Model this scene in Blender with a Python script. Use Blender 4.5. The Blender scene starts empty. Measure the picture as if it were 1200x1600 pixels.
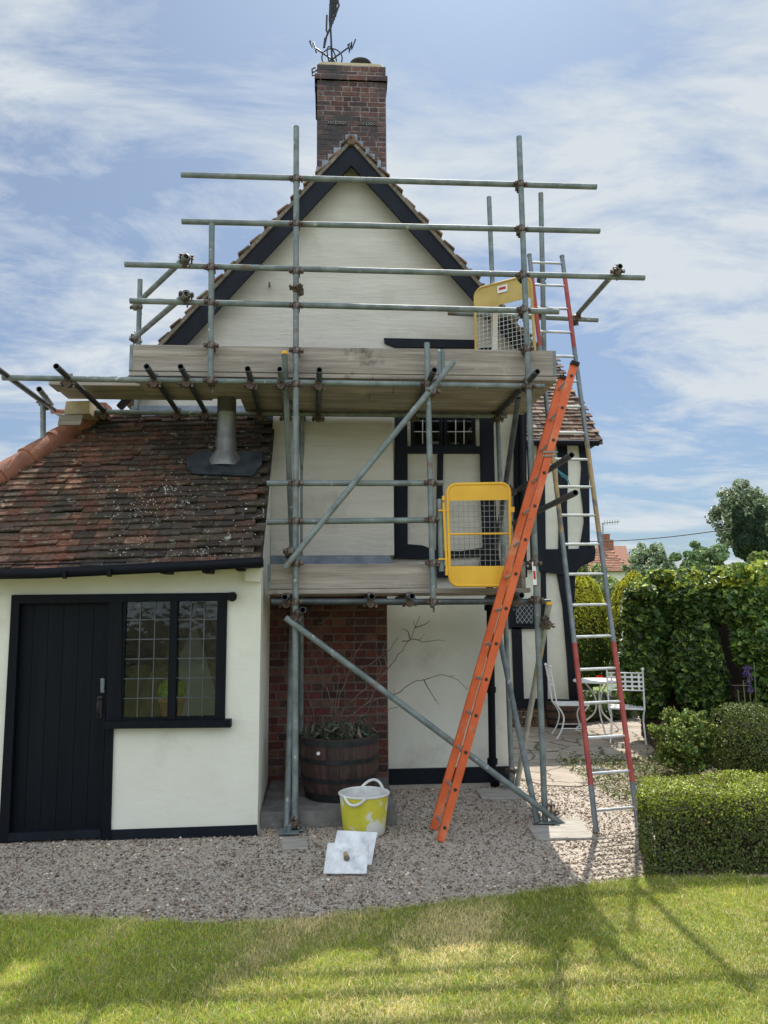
import bpy, math, random
import numpy as np
from mathutils import Vector, Matrix
random.seed(7); rng = np.random.default_rng(7)
R_ = math.radians
S = bpy.context.scene
# ------------------------------------------------------------------ camera
F = 1200.; CAM = np.array([0, 0, 1.65])
TH, PS, RO = R_(7.4), R_(4.0), R_(.5)
fw = np.array([math.sin(PS)*math.cos(TH), math.cos(PS)*math.cos(TH), math.sin(TH)])
r0 = np.cross(fw, [0, 0, 1]); r0 /= np.linalg.norm(r0); u0 = np.cross(r0, fw)
RT = r0*math.cos(RO)-u0*math.sin(RO); UP = u0*math.cos(RO)+r0*math.sin(RO)
def P(x, y, Y):                       # survey point: where the sight line meets the plane Y = const
    d = fw+RT*(x-600)/F-UP*(y-800)/F; return CAM+d*(Y/d[1])
def G(x, y, z=0.):
    d = fw+RT*(x-600)/F-UP*(y-800)/F; return CAM+d*((z-CAM[2])/d[2])
cd = bpy.data.cameras.new('camera'); cam = bpy.data.objects.new('camera', cd); S.collection.objects.link(cam)
cd.sensor_fit = 'VERTICAL'; cd.sensor_height = 24; cd.lens = F/1600*24; cd.clip_end = 2000; cd.clip_start = .05
cam.matrix_world = Matrix(((RT[0], UP[0], -fw[0], CAM[0]), (RT[1], UP[1], -fw[1], CAM[1]), (RT[2], UP[2], -fw[2], CAM[2]), (0, 0, 0, 1)))
S.camera = cam
# ------------------------------------------------------------------ light
EL, AZ = R_(58.5), R_(14)               # sun height, and its bearing clockwise from +Y
w = bpy.data.worlds.new('World'); S.world = w; w.use_nodes = True
nt = w.node_tree; nt.nodes.clear(); N = nt.nodes.new; L = nt.links.new
out = N('ShaderNodeOutputWorld'); bg = N('ShaderNodeBackground'); bg.inputs[1].default_value = .12
sky = N('ShaderNodeTexSky'); sky.sky_type = 'NISHITA'; sky.sun_disc = False; sky.sun_elevation = EL; sky.sun_rotation = AZ
sky.air_density = 1.0; sky.dust_density = 1.5; sky.ozone_density = 2
tc = N('ShaderNodeTexCoord'); sp = N('ShaderNodeSeparateXYZ'); L(tc.outputs['Generated'], sp.inputs[0])
ad = N('ShaderNodeMath'); ad.operation = 'ADD'; ad.inputs[1].default_value = .22; L(sp.outputs[2], ad.inputs[0])
mx_ = N('ShaderNodeMath'); mx_.operation = 'MAXIMUM'; mx_.inputs[1].default_value = .05; L(ad.outputs[0], mx_.inputs[0])
dv = N('ShaderNodeVectorMath'); dv.operation = 'DIVIDE'; L(tc.outputs['Generated'], dv.inputs[0])
cb = N('ShaderNodeCombineXYZ'); [L(mx_.outputs[0], cb.inputs[i]) for i in range(3)]; L(cb.outputs[0], dv.inputs[1])
mp = N('ShaderNodeMapping'); mp.inputs['Scale'].default_value = (1.5, 3.0, 0.2); mp.inputs['Rotation'].default_value = (0, 0, .5); mp.inputs['Location'].default_value = (3.1, .7, 0); L(dv.outputs[0], mp.inputs[0])
n1 = N('ShaderNodeTexNoise'); n1.inputs['Scale'].default_value = 1.3; n1.inputs['Detail'].default_value = 9; n1.inputs['Roughness'].default_value = .64; n1.inputs['Distortion'].default_value = .5; L(mp.outputs[0], n1.inputs[0])
n2 = N('ShaderNodeTexNoise'); n2.inputs['Scale'].default_value = .55; n2.inputs['Detail'].default_value = 3; L(mp.outputs[0], n2.inputs[0])
am = N('ShaderNodeMath'); am.operation = 'MULTIPLY_ADD'; am.inputs[1].default_value = .8; L(n2.outputs[0], am.inputs[0]); L(n1.outputs[0], am.inputs[2])
cr = N('ShaderNodeValToRGB'); cr.color_ramp.elements[0].position = .80; cr.color_ramp.elements[0].color = (.26, .26, .26, 1); cr.color_ramp.elements[1].position = 1.06; cr.color_ramp.elements[1].color = (1, 1, 1, 1); L(am.outputs[0], cr.inputs[0])
tint = N('ShaderNodeMix'); tint.data_type = 'RGBA'; tint.blend_type = 'MULTIPLY'; tint.inputs[0].default_value = 1; tint.inputs[7].default_value = (.33, .45, .56, 1); L(sky.outputs[0], tint.inputs[6])
mixc = N('ShaderNodeMix'); mixc.data_type = 'RGBA'; L(cr.outputs[0], mixc.inputs[0]); L(tint.outputs[2], mixc.inputs[6]); mixc.inputs[7].default_value = (4.1, 4.45, 4.75, 1)
# added fill: sky behind the camera scaled up to brighten the shaded front
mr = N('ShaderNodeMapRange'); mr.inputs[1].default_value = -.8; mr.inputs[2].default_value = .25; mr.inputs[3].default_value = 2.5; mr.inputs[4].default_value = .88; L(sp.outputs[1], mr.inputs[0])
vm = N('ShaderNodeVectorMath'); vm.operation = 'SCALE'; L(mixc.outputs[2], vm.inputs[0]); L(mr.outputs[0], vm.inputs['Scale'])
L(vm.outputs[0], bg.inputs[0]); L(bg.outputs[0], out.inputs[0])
sd = bpy.data.lights.new('sun', 'SUN'); sd.energy = 4.0; sd.angle = R_(.6); sd.color = (1, .95, .86)
so = bpy.data.objects.new('sun', sd); S.collection.objects.link(so)
dsun = Vector((math.sin(AZ)*math.cos(EL), math.cos(AZ)*math.cos(EL), math.sin(EL)))
so.rotation_euler = dsun.to_track_quat('Z', 'Y').to_euler(); so.location = (3, 12, 14)
S.view_settings.view_transform = 'Standard'; S.view_settings.look = 'None'; S.view_settings.gamma = 1; S.view_settings.exposure = .68
S.render.engine = 'CYCLES'
# ------------------------------------------------------------------ materials
def mat(name, c1, c2=None, rough=.8, metal=0, scale=8, stretch=(1, 1, 1), bump=.0, bscale=30, attr=False, spec=.5, detail=6, lo=.35, hi=.65, spots=None, trans=0, bstretch=None, bdist=.02):
    m = bpy.data.materials.new(name); m.use_nodes = True; t = m.node_tree; N = t.nodes.new; L = t.links.new
    b = t.nodes['Principled BSDF']; b.inputs['Roughness'].default_value = rough; b.inputs['Metallic'].default_value = metal; b.inputs['Specular IOR Level'].default_value = spec
    tc = N('ShaderNodeTexCoord'); mp = N('ShaderNodeMapping'); mp.inputs['Scale'].default_value = stretch; L(tc.outputs['Object'], mp.inputs[0])
    if c2 is None: c2 = c1
    n = N('ShaderNodeTexNoise'); n.inputs['Scale'].default_value = scale; n.inputs['Detail'].default_value = detail; n.inputs['Roughness'].default_value = .6; L(mp.outputs[0], n.inputs[0])
    r = N('ShaderNodeValToRGB'); r.color_ramp.elements[0].position = lo; r.color_ramp.elements[1].position = hi
    r.color_ramp.elements[0].color = (*c1, 1); r.color_ramp.elements[1].color = (*c2, 1); L(n.outputs[0], r.inputs[0]); col = r.outputs[0]
    if attr:
        a = N('ShaderNodeAttribute'); a.attribute_name = 'col'; mm = N('ShaderNodeMix'); mm.data_type = 'RGBA'; mm.blend_type = 'MULTIPLY'; mm.inputs[0].default_value = 1
        L(a.outputs['Color'], mm.inputs[6]); L(col, mm.inputs[7]); col = mm.outputs[2]
    for s in (spots or []):           # (colour, scale, lo, hi)
        n3 = N('ShaderNodeTexNoise'); n3.inputs['Scale'].default_value = s[1]; n3.inputs['Detail'].default_value = 5; n3.inputs['Roughness'].default_value = .65; L(tc.outputs['Object'], n3.inputs[0])
        q = N('ShaderNodeValToRGB'); q.color_ramp.elements[0].position = s[2]; q.color_ramp.elements[1].position = s[3]; L(n3.outputs[0], q.inputs[0])
        mm = N('ShaderNodeMix'); mm.data_type = 'RGBA'; L(q.outputs[0], mm.inputs[0]); L(col, mm.inputs[6]); mm.inputs[7].default_value = (*s[0], 1); col = mm.outputs[2]
    L(col, b.inputs['Base Color'])
    if bump:
        mb_ = N('ShaderNodeMapping'); mb_.inputs['Scale'].default_value = bstretch or stretch; L(tc.outputs['Object'], mb_.inputs[0])
        n2 = N('ShaderNodeTexNoise'); n2.inputs['Scale'].default_value = bscale; n2.inputs['Detail'].default_value = 7; n2.inputs['Roughness'].default_value = .6; L(mb_.outputs[0], n2.inputs[0])
        bp = N('ShaderNodeBump'); bp.inputs['Strength'].default_value = bump; bp.inputs['Distance'].default_value = bdist; L(n2.outputs[0], bp.inputs['Height']); L(bp.outputs[0], b.inputs['Normal'])
    if trans:
        tr = N('ShaderNodeBsdfTranslucent'); L(col, tr.inputs[0]); ms = N('ShaderNodeMixShader'); ms.inputs[0].default_value = trans
        L(b.outputs[0], ms.inputs[1]); L(tr.outputs[0], ms.inputs[2]); L(ms.outputs[0], t.nodes['Material Output'].inputs[0])
    return m
M = {}
M['render'] = mat('lime_render', (.64, .62, .51), (.72, .70, .60), .9, scale=1.6, bump=.35, bscale=3.5, bstretch=(1, 1, 1.6), bdist=.03, lo=.3, hi=.7, spots=[((.50, .485, .39), 1.3, .56, .8), ((.44, .42, .35), 7, .72, .78)])
M['render_up'] = mat('brushed_render', (.52, .485, .405), (.63, .59, .505), .92, scale=2.2, stretch=(.6, 1, 3), bump=.45, bscale=6, bstretch=(.7, 1, 4.5), bdist=.025, lo=.3, hi=.7, spots=[((.42, .38, .30), 1.3, .54, .78)])
M['render_low'] = mat('stained_render', (.56, .545, .46), (.66, .645, .56), .9, scale=1.5, bump=.3, bscale=6, lo=.3, hi=.7, spots=[((.44, .41, .33), 2.2, .55, .8)])
M['black'] = mat('black_timber_paint', (.003, .005, .009), (.007, .010, .017), .6, scale=6, stretch=(1, 1, .3), bump=.5, bscale=24, bstretch=(2, 2, .4), bdist=.01, spots=[((.09, .12, .17), 5, .68, .76)], spec=.22)
M['black_clean'] = mat('black_gloss_paint', (.002, .003, .0055), (.004, .0055, .009), .6, scale=5, stretch=(4, 1, .3), bump=.15, bscale=30, bstretch=(5, 1, .3), bdist=.005, spec=.16)
M['iron'] = mat('black_iron', (.012, .012, .014), (.03, .026, .024), .5, .3, scale=20)
M['tile'] = mat('clay_tile', (.55, .55, .55), (1.15, 1.15, 1.15), .92, scale=22, attr=True, bump=.7, bscale=40, bdist=.008, spots=[((.055, .047, .037), 2.6, .44, .62), ((.075, .07, .035), 9, .58, .66), ((.26, .25, .19), 17, .60, .68), ((.34, .33, .27), 6, .68, .72)], spec=.12)
M['tile_main'] = mat('weathered_clay_tile', (.6, .6, .6), (1.15, 1.15, 1.15), .9, scale=18, attr=True, bump=.6, bscale=40, bdist=.008, spots=[((.34, .31, .24), 9, .6, .7)], spec=.2)
M['ridge'] = mat('orange_ridge_tile', (.21, .085, .055), (.34, .14, .08), .85, scale=7, bump=.4, bscale=30, spots=[((.13, .08, .05), 5, .58, .7), ((.4, .36, .28), 18, .66, .72)])
M['brick'] = mat('red_brick', (.7, .7, .7), (1.15, 1.15, 1.15), .9, scale=25, attr=True, bump=.7, bscale=45, bdist=.008, spec=.2)
M['brick_stack'] = mat('sooty_brick', (.7, .7, .7), (1.2, 1.2, 1.2), .9, scale=20, attr=True, bump=.7, bscale=40, bdist=.008, spec=.2, spots=[((.065, .058, .058), 2.6, .42, .62), ((.30, .28, .27), 9, .68, .76)])
M['mortar'] = mat('mortar', (.16, .14, .12), (.30, .27, .23), .95, scale=9, bump=.5, bscale=60)
M['mortar_old'] = mat('old_mortar', (.09, .075, .065), (.18, .155, .13), .95, scale=9, bump=.5, bscale=60)
M['lead'] = mat('lead_sheet', (.13, .155, .19), (.24, .27, .31), .5, .35, scale=6, bump=.3, bscale=12)
M['tube'] = mat('galvanised_steel', (.12, .145, .14), (.22, .25, .24), .62, .3, scale=9, stretch=(1, 1, 1), bump=.2, bscale=40, bdist=.003, spots=[((.46, .46, .42), 15, .63, .70), ((.17, .095, .055), 5, .62, .72)])
M['tube_dark'] = mat('dark_steel', (.045, .052, .056), (.10, .11, .115), .5, .5, scale=10, bump=.15, bscale=40, spots=[((.2, .2, .19), 11, .68, .76)])
M['tube_pale'] = mat('pale_steel', (.30, .31, .28), (.42, .43, .38), .55, .3, scale=10, bump=.15, bscale=40, spots=[((.45, .30, .10), 3, .6, .66), ((.2, .2, .19), 11, .66, .76)])
M['tube_red'] = mat('red_painted_steel', (.30, .13, .09), (.38, .20, .15), .55, .2, scale=10, spots=[((.3, .31, .3), 8, .5, .6)])
M['tube_in'] = mat('tube_bore', (.01, .009, .008), (.02, .017, .015), .9)
M['coupler'] = mat('rusty_coupler', (.07, .045, .035), (.17, .12, .09), .65, .5, scale=30, bump=.4, bscale=60, spots=[((.22, .22, .21), 14, .55, .65)])
M['board'] = mat('weathered_scaffold_board', (.20, .17, .14), (.42, .365, .31), .92, scale=2.6, stretch=(.6, 5, 11), bump=.6, bscale=5, bstretch=(.7, 8, 22), bdist=.012, lo=.3, hi=.7, spots=[((.10, .085, .07), 2.5, .62, .72), ((.52, .46, .38), 3.3, .60, .75)], spec=.2)
M['ply'] = mat('sole_board_wood', (.28, .25, .21), (.42, .39, .34), .9, scale=4, stretch=(1, 6, 1), bump=.4, bscale=20)
M['yellow'] = mat('yellow_gate_paint', (.68, .36, .02), (.78, .44, .03), .5, scale=4, bump=.1, bscale=15, spots=[((.10, .05, .02), 9, .73, .77), ((.75, .6, .3), 14, .74, .78)])
M['yellow_pale'] = mat('faded_yellow_gate_paint', (.46, .31, .07), (.56, .39, .11), .5, scale=4, bump=.1, bscale=15)
M['mesh'] = mat('galvanised_mesh', (.22, .20, .17), (.32, .29, .25), .5, .5)
M['mesh_pale'] = mat('pale_mesh_wire', (.50, .48, .42), (.62, .6, .54), .5, .1)
M['orange'] = mat('orange_fibreglass', (.52, .08, .016), (.66, .125, .03), .55, scale=6, stretch=(1, 1, .5), bump=.15, bscale=30, spots=[((.16, .06, .03), 16, .63, .72), ((.62, .26, .13), 4, .56, .74), ((.6, .55, .5), 22, .70, .74)])
M['alu'] = mat('aluminium', (.40, .41, .41), (.55, .56, .56), .4, .7, scale=12)
M['lad_grey'] = mat('grey_ladder_paint', (.13, .15, .16), (.20, .22, .23), .5, .3, scale=14, bump=.1, bscale=40)
M['lad_red'] = mat('red_ladder_paint', (.28, .035, .03), (.38, .07, .05), .55, 0, scale=10)
M['lad_tan'] = mat('tan_worn_ladder', (.28, .20, .10), (.40, .28, .12), .6, 0, scale=9, spots=[((.14, .13, .12), 8, .55, .65)])
M['white'] = mat('white_paint', (.72, .72, .70), (.82, .82, .80), .5, scale=10)
M['hawk'] = mat('plaster_marked_board', (.55, .55, .55), (.80, .80, .80), .7, scale=9, bump=.3, bscale=30, spots=[((.45, .47, .47), 6, .58, .7)])
M['trug'] = mat('yellow_rubber', (.52, .47, .03), (.62, .56, .06), .5, scale=6, spots=[((.68, .68, .60), 4.5, .52, .58)])
M['trug_in'] = mat('plaster_crust', (.55, .54, .50), (.72, .71, .67), .8, scale=9, bump=.4, bscale=20)
M['stave'] = mat('oak_stave', (.03, .018, .013), (.085, .045, .032), .75, scale=4, stretch=(6, 6, .6), attr=True, bump=.5, bscale=12, bstretch=(6, 6, .6))
M['hoop'] = mat('black_hoop', (.012, .012, .014), (.03, .03, .032), .6, .4, scale=12, bump=.2, bscale=30)
M['soil'] = mat('dark_soil', (.02, .015, .01), (.06, .045, .03), .95, scale=30, bump=1, bscale=40)
M['stone'] = mat('plinth_stone', (.10, .095, .085), (.20, .19, .17), .9, scale=5, bump=.6, bscale=18, spots=[((.32, .30, .25), 12, .6, .7)])
M['gravel'] = mat('gravel_bed', (.30, .25, .20), (.68, .60, .50), .95, scale=70, bump=1, bscale=70, detail=3, bdist=.02)
M['pebble'] = mat('pebble', (.8, .8, .8), (1.1, 1.1, 1.1), .8, attr=True, scale=40, spec=.3)
M['earth'] = mat('earth', (.10, .08, .05), (.16, .13, .08), .95, scale=3, bump=.6, bscale=20, spots=[((.07, .10, .03), 5, .5, .6)])
M['lawn'] = mat('lawn_soil', (.15, .18, .05), (.25, .26, .10), .95, scale=3, bump=.8, bscale=60, spots=[((.40, .34, .18), 1.7, .52, .66)])
M['farlawn'] = mat('far_lawn', (.10, .15, .03), (.19, .25, .06), .95, scale=6, bump=.5, bscale=60)
M['grass'] = mat('grass_blade', (.9, .9, .9), (1.1, 1.1, 1.1), .55, attr=True, trans=.45, spec=.3)
M['leaf'] = mat('leaf', (.85, .85, .85), (1.15, 1.15, 1.15), .45, attr=True, trans=.25, spec=.45)
M['needle'] = mat('needle', (.85, .85, .85), (1.15, 1.15, 1.15), .7, attr=True, trans=.3, spec=.2)
M['bark'] = mat('bark', (.06, .045, .035), (.14, .11, .085), .9, scale=15, stretch=(1, 1, .3), bump=.6, bscale=30)
M['twig'] = mat('dead_twig', (.085, .055, .04), (.17, .12, .09), .8, scale=20)
M['cowl'] = mat('cowl_metal', (.035, .033, .03), (.07, .062, .055), .6, .6, scale=8)
M['flue'] = mat('stainless_flue', (.15, .15, .14), (.26, .26, .245), .45, .7, scale=6, stretch=(1, 1, .5), bump=.1, bscale=10, spots=[((.10, .10, .09), 7, .6, .7)])
M['cement'] = mat('flaunching', (.42, .34, .20), (.52, .43, .28), .9, scale=10, bump=.4, bscale=30)
M['terracotta'] = mat('terracotta', (.45, .17, .07), (.55, .24, .11), .8, scale=8)
M['inside'] = mat('interior_plaster', (.45, .43, .38), (.52, .5, .45), .9)
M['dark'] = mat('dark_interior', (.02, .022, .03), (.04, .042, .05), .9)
M['came'] = mat('lead_came', (.05, .055, .06), (.10, .105, .11), .6, .2)
M['stem'] = mat('green_stem', (.06, .10, .03), (.10, .14, .05), .8)
M['came_pale'] = mat('pale_came', (.38, .40, .42), (.5, .5, .5), .5, .2)
M['red'] = mat('red_print', (.5, .04, .03)); M['petal'] = mat('poppy_petal', (.75, .03, .01)); M['purple'] = mat('purple_petal', (.15, .06, .3))
M['green_tape'] = mat('green_tape', (.3, .5, .3)); M['blue_tie'] = mat('blue_tie', (.05, .25, .3))
M['acid'] = mat('yellow_green_foliage', (.45, .62, .05), (.2, .5, .05), .7, scale=20)
M['flash'] = mat('dark_lead', (.02, .025, .03), (.06, .07, .08), .5, .2, scale=6)
M['slate'] = mat('grey_slate', (.12, .13, .15), (.18, .19, .21), .8, scale=20)
def glass_mat():
    m = bpy.data.materials.new('window_glass'); m.use_nodes = True; t = m.node_tree; t.nodes.clear(); N = t.nodes.new; L = t.links.new
    o = N('ShaderNodeOutputMaterial'); ms = N('ShaderNodeMixShader'); g = N('ShaderNodeBsdfGlossy'); g.inputs['Roughness'].default_value = .03; tr = N('ShaderNodeBsdfTransparent'); tr.inputs[0].default_value = (.82, .86, .84, 1)
    fr = N('ShaderNodeFresnel'); fr.inputs[0].default_value = 1.5; a = N('ShaderNodeMath'); a.operation = 'MULTIPLY_ADD'; a.inputs[1].default_value = .8; a.inputs[2].default_value = .0; L(fr.outputs[0], a.inputs[0])
    tc = N('ShaderNodeTexCoord'); n = N('ShaderNodeTexNoise'); n.inputs['Scale'].default_value = 9; L(tc.outputs['Object'], n.inputs[0]); bp = N('ShaderNodeBump'); bp.inputs['Strength'].default_value = .25; bp.inputs['Distance'].default_value = .01
    L(n.outputs[0], bp.inputs['Height']); L(bp.outputs[0], g.inputs['Normal']); L(a.outputs[0], ms.inputs[0]); L(tr.outputs[0], ms.inputs[1]); L(g.outputs[0], ms.inputs[2]); L(ms.outputs[0], o.inputs[0]); return m
M['glass'] = glass_mat()
def patio_mat():
    m = mat('crazy_paving', (.30, .25, .20), (.42, .36, .29), .9, scale=3, bump=.4, bscale=25); t = m.node_tree; N = t.nodes.new; L = t.links.new
    b = t.nodes['Principled BSDF']; src = b.inputs['Base Color'].links[0].from_socket
    tc = N('ShaderNodeTexCoord'); v = N('ShaderNodeTexVoronoi'); v.feature = 'DISTANCE_TO_EDGE'; v.inputs['Scale'].default_value = 2.1
    nz = N('ShaderNodeTexNoise'); nz.inputs['Scale'].default_value = 5; av = N('ShaderNodeVectorMath'); av.operation = 'MULTIPLY_ADD'; av.inputs[1].default_value = (.15, .15, 0)
    L(tc.outputs['Object'], nz.inputs[0]); L(nz.outputs[1], av.inputs[0]); L(tc.outputs['Object'], av.inputs[2]); L(av.outputs[0], v.inputs[0])
    r = N('ShaderNodeValToRGB'); r.color_ramp.elements[0].position = .012; r.color_ramp.elements[1].position = .035; L(v.outputs[0], r.inputs[0])
    mm = N('ShaderNodeMix'); mm.data_type = 'RGBA'; L(r.outputs[0], mm.inputs[0]); mm.inputs[6].default_value = (.10, .09, .06, 1); L(src, mm.inputs[7]); L(mm.outputs[2], b.inputs['Base Color']); return m
M['patio'] = patio_mat()
# ------------------------------------------------------------------ mesh helpers
def origin(o):
    v = np.zeros(3)
    while o is not None: v = v+np.array(o.location); o = o.parent
    return v
def link(name, me, parent=None, loc=None):
    o = bpy.data.objects.new(name, me); S.collection.objects.link(o)
    if parent is not None: o.parent = parent
    if loc is not None: o.location = loc
    return o
def tag(o, label=None, cat=None, group=None, kind=None):
    for k, v in (('label', label), ('category', cat), ('group', group), ('kind', kind)):
        if v: o[k] = v
    return o
def thing(name, label, cat, loc=(0, 0, 0), group=None):
    o = bpy.data.objects.new(name, None); S.collection.objects.link(o); o.location = [float(c) for c in loc]; o.empty_display_size = .1
    return tag(o, label, cat, group)
class MB:
    def __init__(s): s.v = []; s.f = []; s.c = []; s.sm = []; s.mi = []; s.col = (1, 1, 1); s.m = 0
    def add(s, vs, fs, sm=False):
        n = len(s.v); s.v += [tuple(map(float, v)) for v in vs]
        for f in fs: s.f.append([i+n for i in f]); s.c.append(s.col); s.sm.append(sm); s.mi.append(s.m)
        return s
    def hexa(s, p): return s.add(p, [(3, 2, 1, 0), (4, 5, 6, 7), (0, 1, 5, 4), (1, 2, 6, 5), (2, 3, 7, 6), (3, 0, 4, 7)])
    def box(s, a, b):
        (x0, y0, z0), (x1, y1, z1) = a, b
        return s.hexa([(x0, y0, z0), (x1, y0, z0), (x1, y1, z0), (x0, y1, z0), (x0, y0, z1), (x1, y0, z1), (x1, y1, z1), (x0, y1, z1)])
    def beam(s, p0, p1, wd, th, side=(0, 1, 0)):
        p0 = np.array(p0, float); p1 = np.array(p1, float); d = p1-p0; d /= np.linalg.norm(d); a = np.array(side, float); a -= d*a.dot(d); a /= np.linalg.norm(a); b = np.cross(d, a)
        q = [p+a*i*wd/2+b*j*th/2 for p in (p0, p1) for i, j in ((-1, -1), (1, -1), (1, 1), (-1, 1))]
        return s.hexa(q)
    def prism(s, pts, dv):            # closed polygon (list of 3d points) pushed along dv
        n = len(pts); dv = np.array(dv); q = [np.array(p) for p in pts]+[np.array(p)+dv for p in pts]
        return s.add(q, [list(range(n))[::-1], [i+n for i in range(n)]]+[(i, (i+1) % n, (i+1) % n+n, i+n) for i in range(n)])
    def px(s, pts, Y, th=.05): return s.prism([P(x, y, Y) for x, y in pts], (0, th, 0))
    def ring(s, c, ax, r, n):
        ax = np.array(ax, float); ax /= np.linalg.norm(ax); a = np.cross(ax, (0, 0, 1) if abs(ax[2]) < .9 else (0, 1, 0)); a /= np.linalg.norm(a); b = np.cross(ax, a)
        return [np.array(c)+r*(a*math.cos(2*math.pi*i/n)+b*math.sin(2*math.pi*i/n)) for i in range(n)]
    def cyl(s, p0, p1, r, r1=None, n=12, caps=True):
        p0 = np.array(p0, float); p1 = np.array(p1, float); r1 = r if r1 is None else r1; d = p1-p0
        q = s.ring(p0, d, r, n)+s.ring(p1, d, r1, n); s.add(q, [(i, (i+1) % n, (i+1) % n+n, i+n) for i in range(n)], True)
        if caps: s.add(q, [list(range(n))[::-1], list(range(n, 2*n))])
        return s
    def pipe(s, p0, p1, r=.0242, w=.0045, n=16):
        p0 = np.array(p0, float); p1 = np.array(p1, float); d = p1-p0; dn = d/np.linalg.norm(d)
        o0, o1 = s.ring(p0, d, r, n), s.ring(p1, d, r, n); i0, i1 = s.ring(p0, d, r-w, n), s.ring(p1, d, r-w, n); m0, m1 = s.ring(p0+dn*.15, d, r-w, n), s.ring(p1-dn*.15, d, r-w, n)
        W = lambda A, B: [(i, (i+1) % n, (i+1) % n+n, i+n) for i in range(n)]
        s.add(o0+o1, W(0, 0), True); s.add(i0+o0, W(0, 0)); s.add(o1+i1, W(0, 0)); s.m = 1; s.add(m0+i0, W(0, 0), True); s.add(i1+m1, W(0, 0), True); s.add(m0, [list(range(n))]); s.add(m1, [list(range(n))[::-1]]); s.m = 0
        return s
    def sweep(s, pts, r, n=6, r1=None):
        pts = [np.array(p, float) for p in pts]; k = len(pts); prev = None; q = []
        for i, p in enumerate(pts):
            d = pts[min(i+1, k-1)]-pts[max(i-1, 0)]; d /= np.linalg.norm(d)+1e-9
            a = np.cross(d, (0, 0, 1) if abs(d[2]) < .9 else (0, 1, 0)) if prev is None else prev-d*prev.dot(d); a /= np.linalg.norm(a); prev = a; b = np.cross(d, a)
            rr = r if r1 is None else r+(r1-r)*i/(k-1); q += [p+rr*(a*math.cos(2*math.pi*j/n)+b*math.sin(2*math.pi*j/n)) for j in range(n)]
        fs = [(i*n+j, i*n+(j+1) % n, (i+1)*n+(j+1) % n, (i+1)*n+j) for i in range(k-1) for j in range(n)]
        s.add(q, fs, True); s.add(q, [list(range(n))[::-1], list(range((k-1)*n, k*n))]); return s
    def lathe(s, c, prof, n=28, sx=1, cap=True):
        q = []; k = len(prof)
        for r, z in prof: q += [(c[0]+r*math.cos(2*math.pi*i/n), c[1]+r*sx*math.sin(2*math.pi*i/n), c[2]+z) for i in range(n)]
        s.add(q, [(i*n+j, i*n+(j+1) % n, (i+1)*n+(j+1) % n, (i+1)*n+j) for i in range(k-1) for j in range(n)], True)
        if cap: s.add(q[:n], [list(range(n))[::-1]])
        return s
    def build(s, name, m, parent=None, local=False):
        off = np.zeros(3) if (parent is None or local) else origin(parent)
        me = bpy.data.meshes.new(name); me.from_pydata([tuple(np.array(v)-off) for v in s.v], [], s.f)
        for mm in (m if isinstance(m, (list, tuple)) else [m]): me.materials.append(mm)
        me.polygons.foreach_set('use_smooth', s.sm); me.polygons.foreach_set('material_index', s.mi)
        at = me.attributes.new('col', 'FLOAT_COLOR', 'FACE'); at.data.foreach_set('color', np.array([(*c, 1) for c in s.c], np.float32).ravel()); me.update()
        return link(name, me, parent)
def npmesh(name, V, Fc, col, m, parent=None, smooth=False):
    off = origin(parent) if parent is not None else np.zeros(3)
    k = Fc.shape[1]; me = bpy.data.meshes.new(name); me.vertices.add(len(V)); me.vertices.foreach_set('co', (V-off).astype(np.float32).ravel())
    me.loops.add(Fc.size); me.loops.foreach_set('vertex_index', Fc.astype(np.int32).ravel()); me.polygons.add(len(Fc)); me.polygons.foreach_set('loop_start', np.arange(0, Fc.size, k, dtype=np.int32))
    me.update(calc_edges=True); me.materials.append(m)
    at = me.attributes.new('col', 'FLOAT_COLOR', 'FACE'); at.data.foreach_set('color', np.concatenate([col, np.ones((len(col), 1))], 1).astype(np.float32).ravel())
    if smooth: me.polygons.foreach_set('use_smooth', [True]*len(Fc))
    return link(name, me, parent)
def leaf_arrays(C, nrm, size, width=.5, fold=.25):
    n = len(C); t = rng.normal(size=(n, 3)); t -= nrm*np.sum(t*nrm, 1, keepdims=True); t /= np.linalg.norm(t, axis=1, keepdims=True)+1e-9; b = np.cross(nrm, t)
    s = size[:, None]; up = nrm*s*fold
    V = np.stack([C-t*s*.5, C+b*s*width*.5+up, C+t*s*.5, C-b*s*width*.5+up], 1).reshape(-1, 3); i = np.arange(n)*4
    Fc = np.concatenate([np.stack([i, i+1, i+2], 1), np.stack([i, i+2, i+3], 1)]); return V, Fc
def foliage(name, C, nrm, size, cols, m, parent=None, width=.5):
    V, Fc = leaf_arrays(C, nrm, size, width); return npmesh(name, V, Fc, np.concatenate([cols, cols]), m, parent)
def unit(v): return v/(np.linalg.norm(v, axis=1, keepdims=True)+1e-9)
def leafcols(n, base, var=.3, alt=None, p=.2):
    c = np.array(base)[None]*(1+rng.normal(0, var, (n, 1)).clip(-.7, 1.2)); c = np.repeat(c, 1, 0)*(1+rng.normal(0, .08, (n, 3)))
    if alt is not None: k = rng.random(n) < p; c[k] = np.array(alt)*(1+rng.normal(0, .2, (k.sum(), 1)))
    return c.clip(.003, 1)
def blob_points(n, centres, radii, shell=.55, jit=.35):
    k = rng.integers(0, len(centres), n); d = unit(rng.normal(size=(n, 3))); r = shell+(1-shell)*rng.random(n)**.5
    c = np.array(centres)[k]; rad = np.array(radii)[k]; 
    p = c+d*rad*r[:, None]; nn = unit(d+rng.normal(0, jit, (n, 3))); return p, nn
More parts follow.
